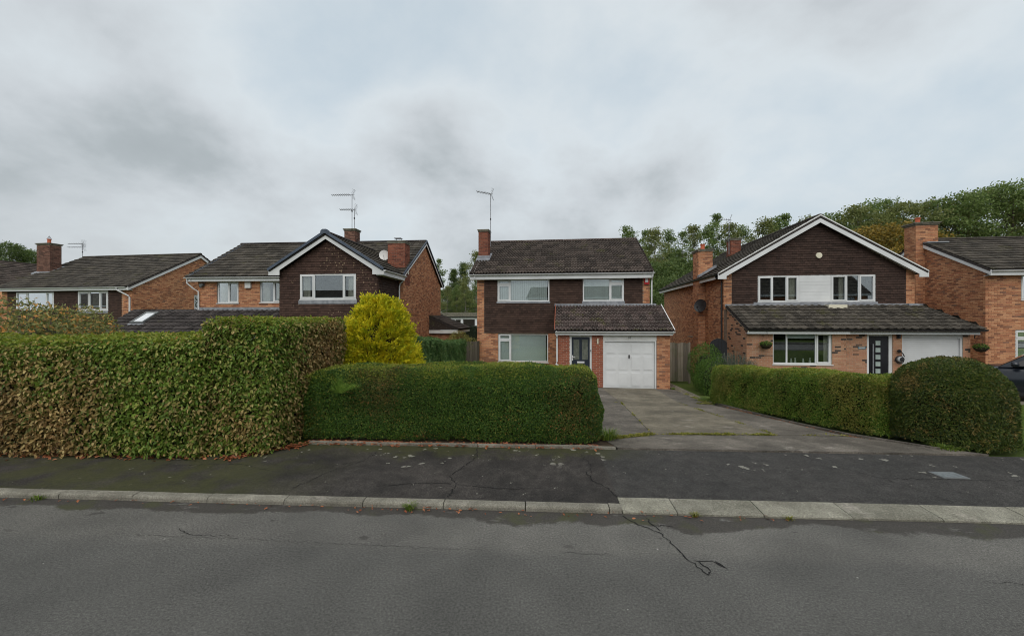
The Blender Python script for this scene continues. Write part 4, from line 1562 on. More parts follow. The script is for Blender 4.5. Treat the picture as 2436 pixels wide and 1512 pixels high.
# ------------------------------------------------------------------ far right house
def house_right():
    h = House('brick_house', 'brick house with side chimney breast at the right edge of the photo', (20.57, 18.0, BASE), 7, group='houses facing the road')
    vr, ve, ze, zr = 3.4, -.35, 4.98, 6.92
    up, gw = (1.36, 3.2, 3.68, 4.82), (1.14, 3.5, .9, 2.38)
    h.wall('wall', 'f', 0, 0, 9.0, 4.9, [up, gw])
    h.wall('wall', 'l', 0, 0, 6.8, 4.95, (), (3.4, 6.76))
    h.wall('wall', 'r', 9.0, 0, 6.8, 4.95, (), (3.4, 6.76), bricks=False)
    h.wall('wall', 'b', 0, 6.8, 9.0, 4.95, (), bricks=False)
    h.window('f', 0, 0, *up, [(0, .3, 0, 1, True), (.3, 1, 0, 1, False)], rec=.04)
    h.window('f', 0, 0, *gw, [(0, .3, 0, .76, True), (0, .3, .76, 1, True), (.3, 1, 0, 1, False)], rec=.02, slats=(.03, .97, .089, .3, 'blind_pale'))
    sl = math.hypot(vr - ve, zr - ze)
    rf = h.slope('roof', (-.12, ve, ze), (1, 0, 0), (0, vr - ve, zr - ze), 9.3, sl, 'flat', 'roof_grey', .30, .335)
    h.slope('roof', (9.18, 2 * vr - ve, ze), (-1, 0, 0), (0, ve - vr, zr - ze), 9.3, sl, 'flat', 'roof_grey', .30, .335, single=False)
    h.ridge((-.1, vr, zr + .03), (9.15, vr, zr + .03), rf, 'roof_grey')
    for e in (ve, 2 * vr - ve):
        rake(h, 'l', 0, e, ze - .01, vr, zr - .01, .24, .08, .11)
    h.box('fascia', 'white_upvc', -.1, 9.1, -.30, -.275, 4.72, 4.90)
    h.box('soffit', 'white_upvc', -.08, 9.1, -.274, -.012, 4.722, 4.74)
    h.gutter((-.06, -.36, 4.93), (9.1, -.36, 4.93))
    h.chimney(-.44, .58, 3.0, 3.72, 0, 7.62, brick='brick_orange', pots=((.35, .5),), pot_h=.30, cap=.09)
    m = MB()
    m.box(-.12, .85, 2.72, 2.985, 6.66, 6.72)
    m.build('lead_flashing', 'lead', h.root)
    h.finish({'brick': 300})
    return h


HR = house_right()


# ------------------------------------------------------------------ house further left
def house_left():
    h = House('brick_house', 'brick house with a tall stack and white-framed upper windows, above the tall hedge at left', (-24.39, 26.6, BASE), 9, group='houses facing the road')
    vr, ve, ze, zr = 4.8, -.35, 4.92, 7.72
    w1, w2 = (-9.27, -6.12, 3.45, 4.64), (-4.19, -1.80, 3.39, 4.66)
    L = 10.5
    h.wall('wall', 'f', -L, 0, L, 4.9, [(q[0] + L, q[1] + L, q[2], q[3]) for q in (w1, w2)], skip=lambda a, z: .5 < a < L - .82 and z > 2.2 or z < 2.0)
    h.hang('tile_hanging', 'f', -L + .5, 0, L - 1.3, 2.2, 4.72, [(q[0] + L - .5, q[1] + L - .5, q[2], q[3]) for q in (w1, w2)], None, 'wall_tile_brown')
    h.window('f', 0, 0, *w1, [(0, .3, 0, 1, True), (.3, .8, 0, 1, False), (.8, 1, 0, 1, True)], rec=-.03, fr=.08, curtain=[(.32, .4)])
    h.window('f', 0, 0, *w2, [(0, .38, 0, 1, True), (.38, .72, 0, 1, False), (.72, 1, 0, 1, True)], rec=-.03, fr=.10, curtain=[(.42, .7)])
    h.box('lead_flashing', 'lead', -4.2, -1.8, -.055, -.036, 3.20, 3.36)
    h.wall('wall', 'r', 0, 0, 9.6, 4.95, [(4.35, 4.95, 3.55, 4.6)], (4.8, 7.5), skip=lambda a, z: z < 2.4)
    h.window('r', 0, 0, 4.35, 4.95, 3.55, 4.6, [(0, 1, 0, 1, True)], rec=.03)
    h.wall('wall', 'l', -L, 0, 9.6, 4.95, (), (4.8, 7.5), bricks=False)
    h.wall('wall', 'b', -L, 9.6, L, 4.95, (), bricks=False)
    sl = math.hypot(vr - ve, zr - ze)
    rf = h.slope('roof', (-L - .12, ve, ze), (1, 0, 0), (0, vr - ve, zr - ze), L + .26, sl, 'flat', 'roof_grey', .30, .335)
    h.slope('roof', (.14, 2 * vr - ve, ze), (-1, 0, 0), (0, ve - vr, zr - ze), L + .26, sl, 'flat', 'roof_grey', .30, .335, single=False)
    h.ridge((-L - .1, vr, zr + .03), (.12, vr, zr + .03), rf, 'roof_grey')
    for f, u in (('r', 0), ('l', -L)):
        for e in (ve, 2 * vr - ve):
            rake(h, f, u, e, ze - .01, vr, zr - .01, .26, .09, .125)
    h.box('fascia', 'white_upvc', -L - .1, .1, -.30, -.275, 4.68, 4.86)
    h.box('soffit', 'white_upvc', -L - .08, .08, -.274, -.04, 4.682, 4.70)
    h.gutter((-L - .1, -.36, 4.88), (-.1, -.36, 4.88), r=.065)
    h.pipe('downpipe', [(-.75, -.36, 4.82), (-.72, -.34, 4.68), (-.2, -.06, 4.32), (-.12, -.06, 4.2), (-.12, -.06, .2)], .05)
    ch = h.chimney(-10.95, -9.75, 2.1, 2.8, 4.6, 8.25, brick='brick_dark', pots=((.5, .5),), pot_h=.36, cap=.07)
    m = MB()
    for k in range(4):
        t = math.pi * k / 4
        m.tube([(-10.35 + .14 * math.cos(t), 2.45 + .14 * math.sin(t), 8.72), (-10.35, 2.45, 8.98), (-10.35 - .14 * math.cos(t), 2.45 - .14 * math.sin(t), 8.72)], .008, 5)
    m.build('bird_guard', 'aluminium', ch)
    m = MB()
    m.extrude([(1.85, 6.06), (1.85, 6.16), (2.95, 6.76), (2.95, 6.66)], -.12, 1.32, lambda a, n, z: (-10.95 + n, a, z))
    m.build('lead_flashing', 'lead', h.root)
    h.finish({'brick': 200})
    return h


HL = house_left()


def house_far_left():
    h = House('brick_house', 'house at the left edge showing only its brown tiled side roof behind the stack', (-48.6, 34.0, BASE), 8, group='houses facing the road')
    hw, ze, zr, D = 4.5, 5.0, 7.75, 12.0
    ln = math.hypot(hw, zr - ze)
    h.wall('wall', 'f', .3, .3, 8.4, 4.95, [(2.5, 5.5, 3.5, 4.6)], (4.2, 7.5), bricks=False, mortar='brick_orange')
    h.window('f', .3, .3, 2.5, 5.5, 3.5, 4.6, [(0, .5, 0, 1, True), (.5, 1, 0, 1, False)])
    h.wall('wall', 'r', 8.7, .3, D - .6, 4.95, (), bricks=False, mortar='brick_orange')
    h.wall('wall', 'l', .3, .3, D - .6, 4.95, (), bricks=False, mortar='brick_orange')
    h.wall('wall', 'b', .3, D - .3, 8.4, 4.95, (), (4.2, 7.5), bricks=False, mortar='brick_orange')
    rf = h.slope('roof', (0, D, ze), (0, -1, 0), (hw, 0, zr - ze), D, ln, 'flat', 'roof_brown', .30, .335, single=False)
    h.slope('roof', (9.0, 0, ze), (0, 1, 0), (-hw, 0, zr - ze), D, ln, 'flat', 'roof_brown', .30, .335)
    h.ridge((hw, 0, zr + .03), (hw, D, zr + .03), rf, 'roof_brown')
    h.finish()
    return h


house_far_left()


# houses on the camera's side of the road: they show only as reflections in the window panes
def house_across(x_, y_, label, wide, ridge_z):
    h = House('brick_house', label, (x_, y_, .1), 180 + 3, group='houses across the road, reflected in the windows')
    w = (1.2, 3.6, 3.2, 4.3), (wide - 3.4, wide - 1.2, 3.2, 4.3), (1.2, 3.6, .8, 2.1)
    h.wall('wall', 'f', 0, 0, wide, 4.6, w, bricks=False, mortar='brick_orange')
    for q in w:
        h.window('f', 0, 0, *q, [(0, .4, 0, 1, False), (.4, 1, 0, 1, False)])
    for f, u in (('l', 0), ('r', wide)):
        h.wall('wall', f, u, 0, 7.5, 4.6, (), (3.75, ridge_z - .2), bricks=False, mortar='brick_orange')
    h.wall('wall', 'b', 0, 7.5, wide, 4.6, (), bricks=False, mortar='brick_orange')
    ln = math.hypot(4.1, ridge_z - 4.6)
    h.slope('roof', (-.2, -.35, 4.6), (1, 0, 0), (0, 4.1, ridge_z - 4.6), wide + .4, ln, 'flat', 'roof_grey', single=False)
    h.slope('roof', (wide + .2, 7.85, 4.6), (-1, 0, 0), (0, -4.1, ridge_z - 4.6), wide + .4, ln, 'flat', 'roof_grey', single=False)
    h.box('fascia', 'white_upvc', -.2, wide + .2, -.4, -.37, 4.4, 4.6)
    h.box('front_door', 'door_navy', 4.6, 5.5, -.03, -.005, 0, 2.1)
    h.finish()


house_across(-23.0, -13.0, 'long-roofed house across the road, seen only reflected in the left panes', 15.0, 5.7)
house_across(6.0, -13.5, 'house across the road, seen only reflected in the panes of number 10', 12.0, 6.2)
house_across(31.0, -13.0, 'house across the road, seen only reflected in the right-hand panes', 15.0, 7.2)
house_across(-96.0, -13.0, 'unseen house added far along the road to darken the far left panes by reflection', 22.0, 7.6)  # added so the far left panes reflect something darker than sky


# low outbuilding, white bungalow between the houses
def outbuilding():
    h = House('garden_outbuilding', 'low brick outbuilding with tiled roof and white fascia behind the clipped hedge', (-6.6, 24.6, BASE), 5, 'outbuilding')
    h.wall('wall', 'f', 0, 0, 3.1, 1.95, (), skip=lambda a, z: a < 1.2)
    h.wall('wall', 'r', 3.1, 0, 3.2, 1.95, (), single=False)
    h.wall('wall', 'l', 0, 0, 3.2, 1.95, (), bricks=False)
    h.wall('wall', 'b', 0, 3.2, 3.1, 1.95, (), bricks=False)
    ln = math.hypot(2.2, .95)
    h.slope('roof', (3.55, -.25, 2.25), (0, 1, 0), (-2.2, 0, .95), 3.7, ln, 'flat', 'roof_brown', .26, .30)
    h.slope('roof', (-.85, 3.45, 2.25), (0, -1, 0), (2.2, 0, .95), 3.7, ln, 'flat', 'roof_brown', .26, .30, single=False)
    m = MB()
    m.extrude([(-.85, 2.24), (1.35, 3.18), (3.55, 2.24), (3.45, 2.20), (1.35, 2.20)], .20, .22, h.M('f', 0, 0))
    m.build('gable_boarding', 'roof_brown', h.root)
    h.box('fascia', 'white_paint', .6, 3.5, -.27, -.245, 2.0, 2.19)
    h.box('fascia', 'white_paint', 3.47, 3.5, -.24, 3.3, 2.02, 2.22)
    h.finish()


outbuilding()


def bungalow():
    h = House('white_bungalow', 'white rendered flat-roofed bungalow far behind, seen between the two brick houses', (-16.0, 50.0, BASE), 2, 'bungalow')
    ops = [(9.2, 9.9, 1.75, 2.75), (10.1, 11.6, 1.55, 2.78), (11.85, 12.4, 1.6, 2.75), (5.9, 6.15, 2.3, 2.75), (6.3, 6.55, 2.3, 2.75)]
    h.wall('wall', 'f', 0, 0, 18, 3.0, ops, bricks=False, mortar='white_render')
    for o in ops:
        h.window('f', 0, 0, *o, [(0, 1, 0, 1, False)], rec=.03, sill=False)
    h.wall('wall', 'r', 18, 0, 8, 3.0, (), bricks=False, mortar='white_render')
    h.wall('wall', 'l', 0, 0, 8, 3.0, (), bricks=False, mortar='white_render')
    h.wall('wall', 'b', 0, 8, 18, 3.0, (), bricks=False, mortar='white_render')
    h.box('roof_edge_trim', 'black_plastic', -.25, 18.25, -.28, 8.2, 3.0, 3.09)
    h.box('roof', 'cement_cap', -.2, 18.2, -.22, 8.15, 3.091, 3.55)


bungalow()


# ------------------------------------------------------------------ planting
def unit(v):
    return v / np.maximum(np.linalg.norm(v, axis=-1, keepdims=True), 1e-9)


_NW = rng.normal(size=(10, 3))
_NP = rng.uniform(0, 6.28, 10)


def lump(P, scale):
    """smooth pseudo noise in -1..1"""
    q = P @ _NW.T / scale + _NP
    return (np.sin(q) * np.array([1, .8, .7, .6, .6, .5, .5, .4, .4, .4])).sum(1) / 2.6


LEAF2 = (np.array([(0, 0, 0), (.45, .5, .10), (1, 0, 0), (.45, -.5, .10)], float), np.array([(0, 3, 2), (0, 2, 1)]))
LEAF6 = (np.array([(0, 0, 0), (.28, .42, .09), (.68, .38, .06), (1, 0, -.10), (.68, -.38, .06), (.28, -.42, .09)], float), np.array([(0, 5, 4, 3), (0, 3, 2, 1)]))
TEMPL['leaf6'] = LEAF6
TEMPL['leaf2'] = LEAF2


def leaf_frames(P, N, length, aspect, spread=.5, droop=.3, out=0.0, jitter=.35):
    """4x4 frames of leaves at P: x along the leaf, z its upper face"""
    n = len(P)
    Z = unit(unit(N) + spread * rng.normal(size=(n, 3)))
    T = rng.normal(size=(n, 3)) + np.array((0, 0, -droop * 2)) + out * 2 * N
    X = unit(T - (T * Z).sum(1, keepdims=True) * Z)
    Y = np.cross(Z, X)
    l = length * rng.uniform(1 - jitter, 1 + jitter, n)[:, None]
    m = np.zeros((n, 4, 4))
    m[:, :3, 0] = X * l
    m[:, :3, 1] = Y * l * aspect
    m[:, :3, 2] = Z * l
    m[:, :3, 3] = P
    m[:, 3, 3] = 1
    return m


def rounded_box(n, hx, hy, hz, r, bottom=False):
    """n points and normals on a rounded box centred at the origin"""
    areas = np.array([hy * hz, hy * hz, hx * hz, hx * hz, hx * hy, hx * hy if bottom else 0])
    f = rng.choice(6, n, p=areas / areas.sum())
    P = rng.uniform(-1, 1, (n, 3)) * np.array((hx, hy, hz))
    ax, sg = f // 2, np.where(f % 2, -1, 1)
    ax = np.where(f == 4, 2, np.where(f == 5, 2, ax))
    H_ = np.array((hx, hy, hz))
    P[np.arange(n), ax] = sg * H_[ax]
    lim = H_ - r
    q = np.clip(P, -lim, lim)
    N = unit(P - q)
    return q + N * r, N


def core_mesh(hx, hy, hz, r, inset, seg=10):
    """lumpy inner body of a clipped bush, seen only between the leaves"""
    hx, hy, hz = hx - inset, hy - inset, hz - inset
    V, F = [], []
    H_ = np.array((hx, hy, hz))
    for axis in range(3):
        for sg in (-1, 1):
            a, b = (axis + 1) % 3, (axis + 2) % 3
            na = max(2, int(H_[a] * 2 / .3))
            nb = max(2, int(H_[b] * 2 / .3))
            base = len(V)
            for i in range(na + 1):
                for j in range(nb + 1):
                    p = np.zeros(3)
                    p[axis] = sg * H_[axis]
                    p[a] = -H_[a] + 2 * H_[a] * i / na
                    p[b] = -H_[b] + 2 * H_[b] * j / nb
                    V.append(p)
            for i in range(na):
                for j in range(nb):
                    F.append((base + i * (nb + 1) + j, base + (i + 1) * (nb + 1) + j, base + (i + 1) * (nb + 1) + j + 1, base + i * (nb + 1) + j + 1))
    V = np.array(V)
    lim = np.maximum(H_ - r, .02)
    q = np.clip(V, -lim, lim)
    return q + unit(V - q) * min(r, H_.min()), np.array(F)


def place(P, c, ang):
    ca, sa = math.cos(ang), math.sin(ang)
    Rm = np.array(((ca, -sa, 0), (sa, ca, 0), (0, 0, 1)))
    return P @ Rm.T + np.array(c), Rm


def follow(P, zref):
    """let a hedge's foot follow the sloping garden: shift each point by the ground's height there"""
    if zref is None:
        return P
    P = P.copy()
    s_d = (P[:, 0] - K0[0]) * KY[0] + (P[:, 1] - K0[1]) * KY[1]
    g = .11 + (BASE - .11) * np.clip((s_d - 1.9) / 10.2, 0, 1)
    P[:, 2] += g - zref
    return P


def hedge(name, label, cat, blocks, mat, leaf, aspect, density, r=.18, bump=.05, bscale=.5, inset=.10, spread=.55, droop=.35, out=.2, tmpl='leaf2', singles=0, group=None, zref=None, depth=.06, stems=True, loc=None, shoots=0):
    """blocks: (centre x, y, half sizes x, y, height, angle, base z)"""
    cx, cy = loc or (blocks[0][0], blocks[0][1])
    cz = blocks[0][6]
    root = empty(name, (cx, cy, cz), 0, label, cat, group)
    off = np.array((cx, cy, cz))
    frames = []
    for bi, (x, y, hx, hy, ht, ang, z0) in enumerate(blocks):
        hz = ht / 2 + r * .5
        area = 4 * (hx + hy) * hz * 2 * .5 * 2 + 4 * hx * hy
        n = int(area * density)
        P, N = rounded_box(n, hx, hy, hz, r)
        Pw, Rm = place(P, (x, y, z0 + ht - hz), ang)
        Nw = N @ Rm.T
        Pw = Pw + Nw * (lump(Pw, bscale)[:, None] * bump + lump(Pw + 7, bscale * .26)[:, None] * bump * .8) - Nw * rng.exponential(depth, n)[:, None]
        keep = Pw[:, 2] > z0 + .03 + .05 * rng.random(n)
        for bj, (x2, y2, hx2, hy2, ht2, ang2, z02) in enumerate(blocks):
            if bj != bi:
                ca, sa = math.cos(-ang2), math.sin(-ang2)
                dx, dy = Pw[:, 0] - x2, Pw[:, 1] - y2
                lx, ly = dx * ca - dy * sa, dx * sa + dy * ca
                keep &= ~((np.abs(lx) < hx2 - .12) & (np.abs(ly) < hy2 - .12) & (Pw[:, 2] < z02 + ht2 - .12))
        Pw, Nw = follow(Pw[keep], zref), Nw[keep]
        frames.append(leaf_frames(Pw - off, Nw, leaf, aspect, spread, droop, out))
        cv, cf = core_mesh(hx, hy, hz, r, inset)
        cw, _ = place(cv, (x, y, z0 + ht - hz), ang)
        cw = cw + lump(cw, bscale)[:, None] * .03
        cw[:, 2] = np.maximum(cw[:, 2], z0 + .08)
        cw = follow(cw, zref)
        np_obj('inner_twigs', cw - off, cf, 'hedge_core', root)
        if stems:
            m = MB()
            ca, sa = math.cos(ang), math.sin(ang)
            k = max(2, int(hx * 2 / .35))
            for i in range(k):
                lx, ly = -hx + .2 + (2 * hx - .4) * i / (k - 1), random.uniform(-.2, .2) * hy
                px, py = x + lx * ca - ly * sa, y + lx * sa + ly * ca
                zz = follow(np.array([(px, py, z0)]), zref)[0, 2]
                m.tube([(px - cx, py - cy, zz - .05 - cz), (px - cx + random.uniform(-.05, .05), py - cy, zz + .4 - cz)], [.025, .014], 6)
            m.build('stems', 'bark', root, kind='stuff')
    if shoots:  # yellow-green growth on top faces, light from above put into its colour
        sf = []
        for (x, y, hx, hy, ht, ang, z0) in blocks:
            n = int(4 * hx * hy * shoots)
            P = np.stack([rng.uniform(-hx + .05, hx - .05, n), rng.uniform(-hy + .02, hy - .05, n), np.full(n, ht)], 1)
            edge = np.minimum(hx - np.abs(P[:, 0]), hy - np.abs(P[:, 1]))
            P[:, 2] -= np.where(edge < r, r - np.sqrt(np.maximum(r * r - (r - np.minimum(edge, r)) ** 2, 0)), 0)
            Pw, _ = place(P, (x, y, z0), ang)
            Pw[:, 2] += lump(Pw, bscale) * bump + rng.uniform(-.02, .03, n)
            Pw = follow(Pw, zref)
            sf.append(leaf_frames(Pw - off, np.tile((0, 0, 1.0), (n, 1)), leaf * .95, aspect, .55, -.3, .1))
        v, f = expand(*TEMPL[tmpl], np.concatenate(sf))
        np_obj('toplit_shoots', v, f, 'leaf_shoots_toplit', root, 'stuff')
    fr = np.concatenate(frames)
    tv, tf = TEMPL[tmpl]
    if singles:
        wp = fr[:, :3, 3] + off
        px, py, d = project(wp)
        ok = (px > 5) & (px < 3835) & (fr[:, 2, 0] < .05)
        # leaves on the outside, facing us
        ok &= (fr[:, 1, 2] < -.2 * leaf)
        size = np.linalg.norm(fr[:, :3, 0], axis=1) / np.where(ok, d, 1e9)
        idx = np.argsort(-size)[:singles]
        for i in idx:
            o = bpy.data.objects.new('leaf', shared_mesh(tmpl, mat, 'leaf'))
            link(o, root)
            o.matrix_basis = Matrix(fr[i].tolist())
        mask = np.ones(len(fr), bool)
        mask[idx] = False
        fr = fr[mask]
    v, f = expand(tv, tf, fr)
    np_obj('foliage', v, f, mat, root, 'stuff')
    return root


# tall beech hedge: a run along the pavement and a higher return beside number ten's garden
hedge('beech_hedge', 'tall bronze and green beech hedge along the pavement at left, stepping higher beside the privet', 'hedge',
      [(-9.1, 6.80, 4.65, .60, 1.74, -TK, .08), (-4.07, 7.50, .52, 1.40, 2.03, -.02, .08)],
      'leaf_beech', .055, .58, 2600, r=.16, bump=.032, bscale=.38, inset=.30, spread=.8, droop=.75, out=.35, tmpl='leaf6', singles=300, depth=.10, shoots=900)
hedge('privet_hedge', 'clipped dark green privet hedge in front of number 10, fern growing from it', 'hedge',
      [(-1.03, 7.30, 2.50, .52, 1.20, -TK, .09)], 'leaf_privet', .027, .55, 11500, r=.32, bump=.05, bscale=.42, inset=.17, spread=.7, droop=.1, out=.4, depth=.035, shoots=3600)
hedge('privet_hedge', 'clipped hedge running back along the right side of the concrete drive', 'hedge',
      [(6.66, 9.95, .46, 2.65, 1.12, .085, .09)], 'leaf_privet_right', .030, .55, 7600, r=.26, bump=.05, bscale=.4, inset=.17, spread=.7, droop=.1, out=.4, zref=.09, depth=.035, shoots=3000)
hedge('round_bush', 'rounded dense dark bush with bronze tips at the right end of the drive hedge', 'bush',
      [(7.42, 7.02, .76, .75, 1.40, .5, .08)], 'leaf_round_bush', .042, .34, 6800, r=.69, bump=.02, bscale=.3, inset=.14, spread=.45, droop=.15, out=.9, depth=.03, stems=False)
hedge('laurel_hedge', 'green boundary hedge running back between the golden conifer and the dark fence', 'hedge',
      [(-2.85, 14.8, .50, 3.6, 1.95, .085 - .17, .09)], 'leaf_laurel', .062, .48, 2300, r=.18, bump=.06, bscale=.5, inset=.18, spread=.6, droop=.5, out=.3, zref=.09)
hedge('dark_hedge', 'dark square-cut hedge in front of the white bungalow', 'hedge',
      [(-3.2, 41.0, 2.2, .7, 2.1, 0, BASE)], 'leaf_dark_hedge', .09, .6, 600, r=.2, bump=.06, inset=.1, stems=False)


hedge('dark_hedge', 'unseen clipped hedge added across the road to darken reflections in ground floor panes', 'hedge',
      [(4.0, -8.6, 26.0, .5, 1.5, -TK, .05)], 'leaf_dark_hedge', .12, .6, 120, r=.2, bump=.06, inset=.1, stems=False)  # added out of view, gives the lower panes a dark reflection


def shrub(name, label, cat, c, prof, mat, leaf, aspect, n, lean=(0, 0), spread=.6, droop=.0, out=.5, tmpl='leaf2', bump=.10, bscale=.35, depth=.10, core=.55, coremat='hedge_core', upright=0.0):
    """a dome: prof is a list of (height, radius)"""
    root = empty(name, c, 0, label, cat)
    hs, rs = np.array([p[0] for p in prof]), np.array([p[1] for p in prof])
    w = rs + .12
    hh = np.interp(rng.random(n), np.cumsum(w) / w.sum(), hs)
    hh = hs[0] + (hs[-1] - hs[0]) * rng.beta(1.0, 1.05, n)
    rr = np.interp(hh, hs, rs)
    keep = rng.random(n) < (rr + .08) / (rs.max() + .08)
    hh, rr = hh[keep], rr[keep]
    k = len(hh)
    th = rng.uniform(0, 2 * math.pi, k)
    slope = np.gradient(np.interp(np.linspace(hs[0], hs[-1], 60), hs, rs), (hs[-1] - hs[0]) / 59)
    sl = np.interp(hh, np.linspace(hs[0], hs[-1], 60), slope)
    N = unit(np.stack([np.cos(th), np.sin(th), -sl], 1))
    P = np.stack([rr * np.cos(th), rr * np.sin(th), hh], 1)
    P = P + N * (lump(P + np.array(c), bscale) * bump)[:, None] - N * rng.exponential(depth, k)[:, None]
    P[:, 0] += lean[0] * P[:, 2]
    P[:, 1] += lean[1] * P[:, 2]
    P = P[P[:, 2] > .02]
    N = N[:len(P)] if len(N) != len(P) else N
    th = np.arctan2(P[:, 1], P[:, 0])
    N = unit(np.stack([np.cos(th), np.sin(th), .35 + 0 * th], 1))
    fr = leaf_frames(P, N, leaf, aspect, spread, droop - upright, out)
    v, f = expand(*TEMPL[tmpl], fr)
    np_obj('foliage', v, f, mat, root, 'stuff')
    m = MB()
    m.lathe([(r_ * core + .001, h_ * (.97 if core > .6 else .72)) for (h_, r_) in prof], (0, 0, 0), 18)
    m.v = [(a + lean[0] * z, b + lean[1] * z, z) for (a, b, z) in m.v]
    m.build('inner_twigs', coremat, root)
    m = MB()
    m.tube([(0, 0, -.1), (0, 0, hs[-1] * .5)], [.05, .03], 7)
    m.build('stem', 'bark', root)
    return root


gc = (-3.15, 9.7, gz(-3.15, 9.7))


def golden_conifer():
    root = empty('golden_conifer', gc, 0, 'dome-shaped golden yellow conifer behind the privet hedge', 'conifer')
    # sprays: flat fans of small scales pointing up and out
    n = 3600
    hs = np.array([.0, .4, .9, 1.5, 2.0, 2.45, 2.75])
    rs = np.array([.98, 1.02, 1.0, .88, .70, .46, .10])
    h_ = rng.uniform(.05, 2.72, n)
    r_ = np.interp(h_, hs, rs)
    keep = rng.random(n) < (r_ + .15) / 1.13
    h_, r_ = h_[keep], r_[keep]
    n = len(h_)
    th = rng.uniform(0, 2 * math.pi, n)
    C = np.stack([r_ * np.cos(th), r_ * np.sin(th), h_], 1)
    O = unit(np.stack([np.cos(th), np.sin(th), 0 * th], 1))
    C += O * (lump(C * 1.0, .30) * .05 + lump(C + 3, .11) * .06)[:, None] - O * rng.uniform(0, .14, n)[:, None]
    U = unit(O * .75 + np.array((0, 0, 1)) * (.35 + .5 * h_ / 2.7)[:, None] + rng.normal(size=(n, 3)) * .25)
    S = unit(np.cross(U, rng.normal(size=(n, 3))))
    m = 26
    t = rng.random((n, m))
    s_ = (rng.random((n, m)) - .5) * (1 - t * .75)
    L = rng.uniform(.20, .34, n)[:, None, None]
    P = C[:, None] + U[:, None] * (t[..., None] - .35) * L + S[:, None] * s_[..., None] * L * .75 + rng.normal(size=(n, m, 3)) * .012
    D = unit(U[:, None] + S[:, None] * s_[..., None] * 1.6 + rng.normal(size=(n, m, 3)) * .25)
    P, D = P.reshape(-1, 3), D.reshape(-1, 3)
    Z = unit(.55 * rng.normal(size=D.shape) + 1.1 * np.repeat(O, m, 0) + np.array((0, 0, .7)))
    Z = unit(Z - (Z * D).sum(1, keepdims=True) * D)
    Y = np.cross(Z, D)
    fr = np.zeros((len(P), 4, 4))
    l = rng.uniform(.045, .085, len(P))[:, None]
    fr[:, :3, 0], fr[:, :3, 1], fr[:, :3, 2], fr[:, :3, 3], fr[:, 3, 3] = D * l, Y * l * .42, Z * l, P, 1
    v, f = expand(*LEAF2, fr)
    np_obj('foliage', v, f, 'leaf_golden', root, 'stuff')
    mm = MB()
    mm.lathe([(a * .70 + .001, b * .90) for a, b in zip(rs, hs)], (0, 0, 0), 18)
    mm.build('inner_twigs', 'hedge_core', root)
    mm = MB()
    mm.tube([(0, 0, -.1), (0, 0, 1.6)], [.08, .04], 8)
    mm.build('stem', 'bark', root)


golden_conifer()

shrub('autumn_shrub', 'loose green and orange shrub rising above the tall hedge at the left edge', 'shrub', (-10.9, 9.6, gz(-10.9, 9.6)),
      [(0, .8), (1.0, 1.4), (1.8, 1.55), (2.3, 1.2), (2.6, .7), (2.8, .15)], 'leaf_autumn_shrub', .085, .42, 26000, bump=.28, bscale=.5, depth=.22, out=.8, core=.45, spread=.8)
shrub('round_shrub', 'rounded golden-green shrub showing over the dark fence left of number 10', 'shrub', (-2.65, 20.6, BASE), [(0, .5), (1.2, .7), (1.9, .58), (2.2, .3), (2.32, .03)], 'leaf_gold_green', .06, .5, 5200, bump=.05, depth=.05)
shrub('round_shrub', 'low trailing golden-green shrub on top of the dark fence', 'shrub', (-1.95, 19.9, BASE), [(0, .3), (1.2, .42), (1.75, .45), (1.93, .25), (1.98, .03)], 'leaf_gold_green', .055, .5, 3000, bump=.06, depth=.05)
shrub('green_bush', 'bright green clipped bush beside the wooden gate', 'bush', (7.42, 15.3, gz(7.42, 15.3)), [(0, .42), (.5, .58), (1.0, .55), (1.3, .36), (1.42, .04)], 'leaf_shrub', .05, .5, 6500, bump=.06, depth=.05)
shrub('green_bush', 'taller green bush behind the clipped one, against the side wall', 'bush', (7.78, 16.7, BASE), [(0, .4), (.8, .62), (1.5, .6), (1.85, .35), (1.98, .04)], 'leaf_shrub', .055, .5, 6000, bump=.08, depth=.07)


def stalk_bush():
    c = (8.05, 15.0, gz(8.05, 15.0))
    root = empty('sage_bush', c, 0, 'grey-green bush of upright sprigs in front of the gable house wall', 'bush')
    mt = []
    m = MB()
    for i in range(340):
        a, rr = random.uniform(0, 6.28), math.sqrt(random.random())
        tip = Vector((math.cos(a) * rr * .85, math.sin(a) * rr * .7, 1.55 - .6 * rr + random.uniform(-.25, .28)))
        b = Vector((math.cos(a) * rr * .25, math.sin(a) * rr * .2, 0))
        m.tube([b, b.lerp(tip, .5) + Vector((0, 0, .1)), tip], [.008, .006, .003], 4, cap=False)
        for k in range(26):
            t = .25 + .75 * k / 26
            p = b.lerp(tip, t)
            mt.append((p.x, p.y, p.z))
    m.build('stems', 'leaf_sage', root, kind='stuff')
    P = np.array(mt) + rng.normal(size=(len(mt), 3)) * .012
    fr = leaf_frames(P, np.tile((0, -.3, .6), (len(P), 1)), .062, .28, 1.0, -.3, .0)
    v, f = expand(*LEAF2, fr)
    np_obj('foliage', v, f, 'leaf_sage', root, 'stuff')


stalk_bush()


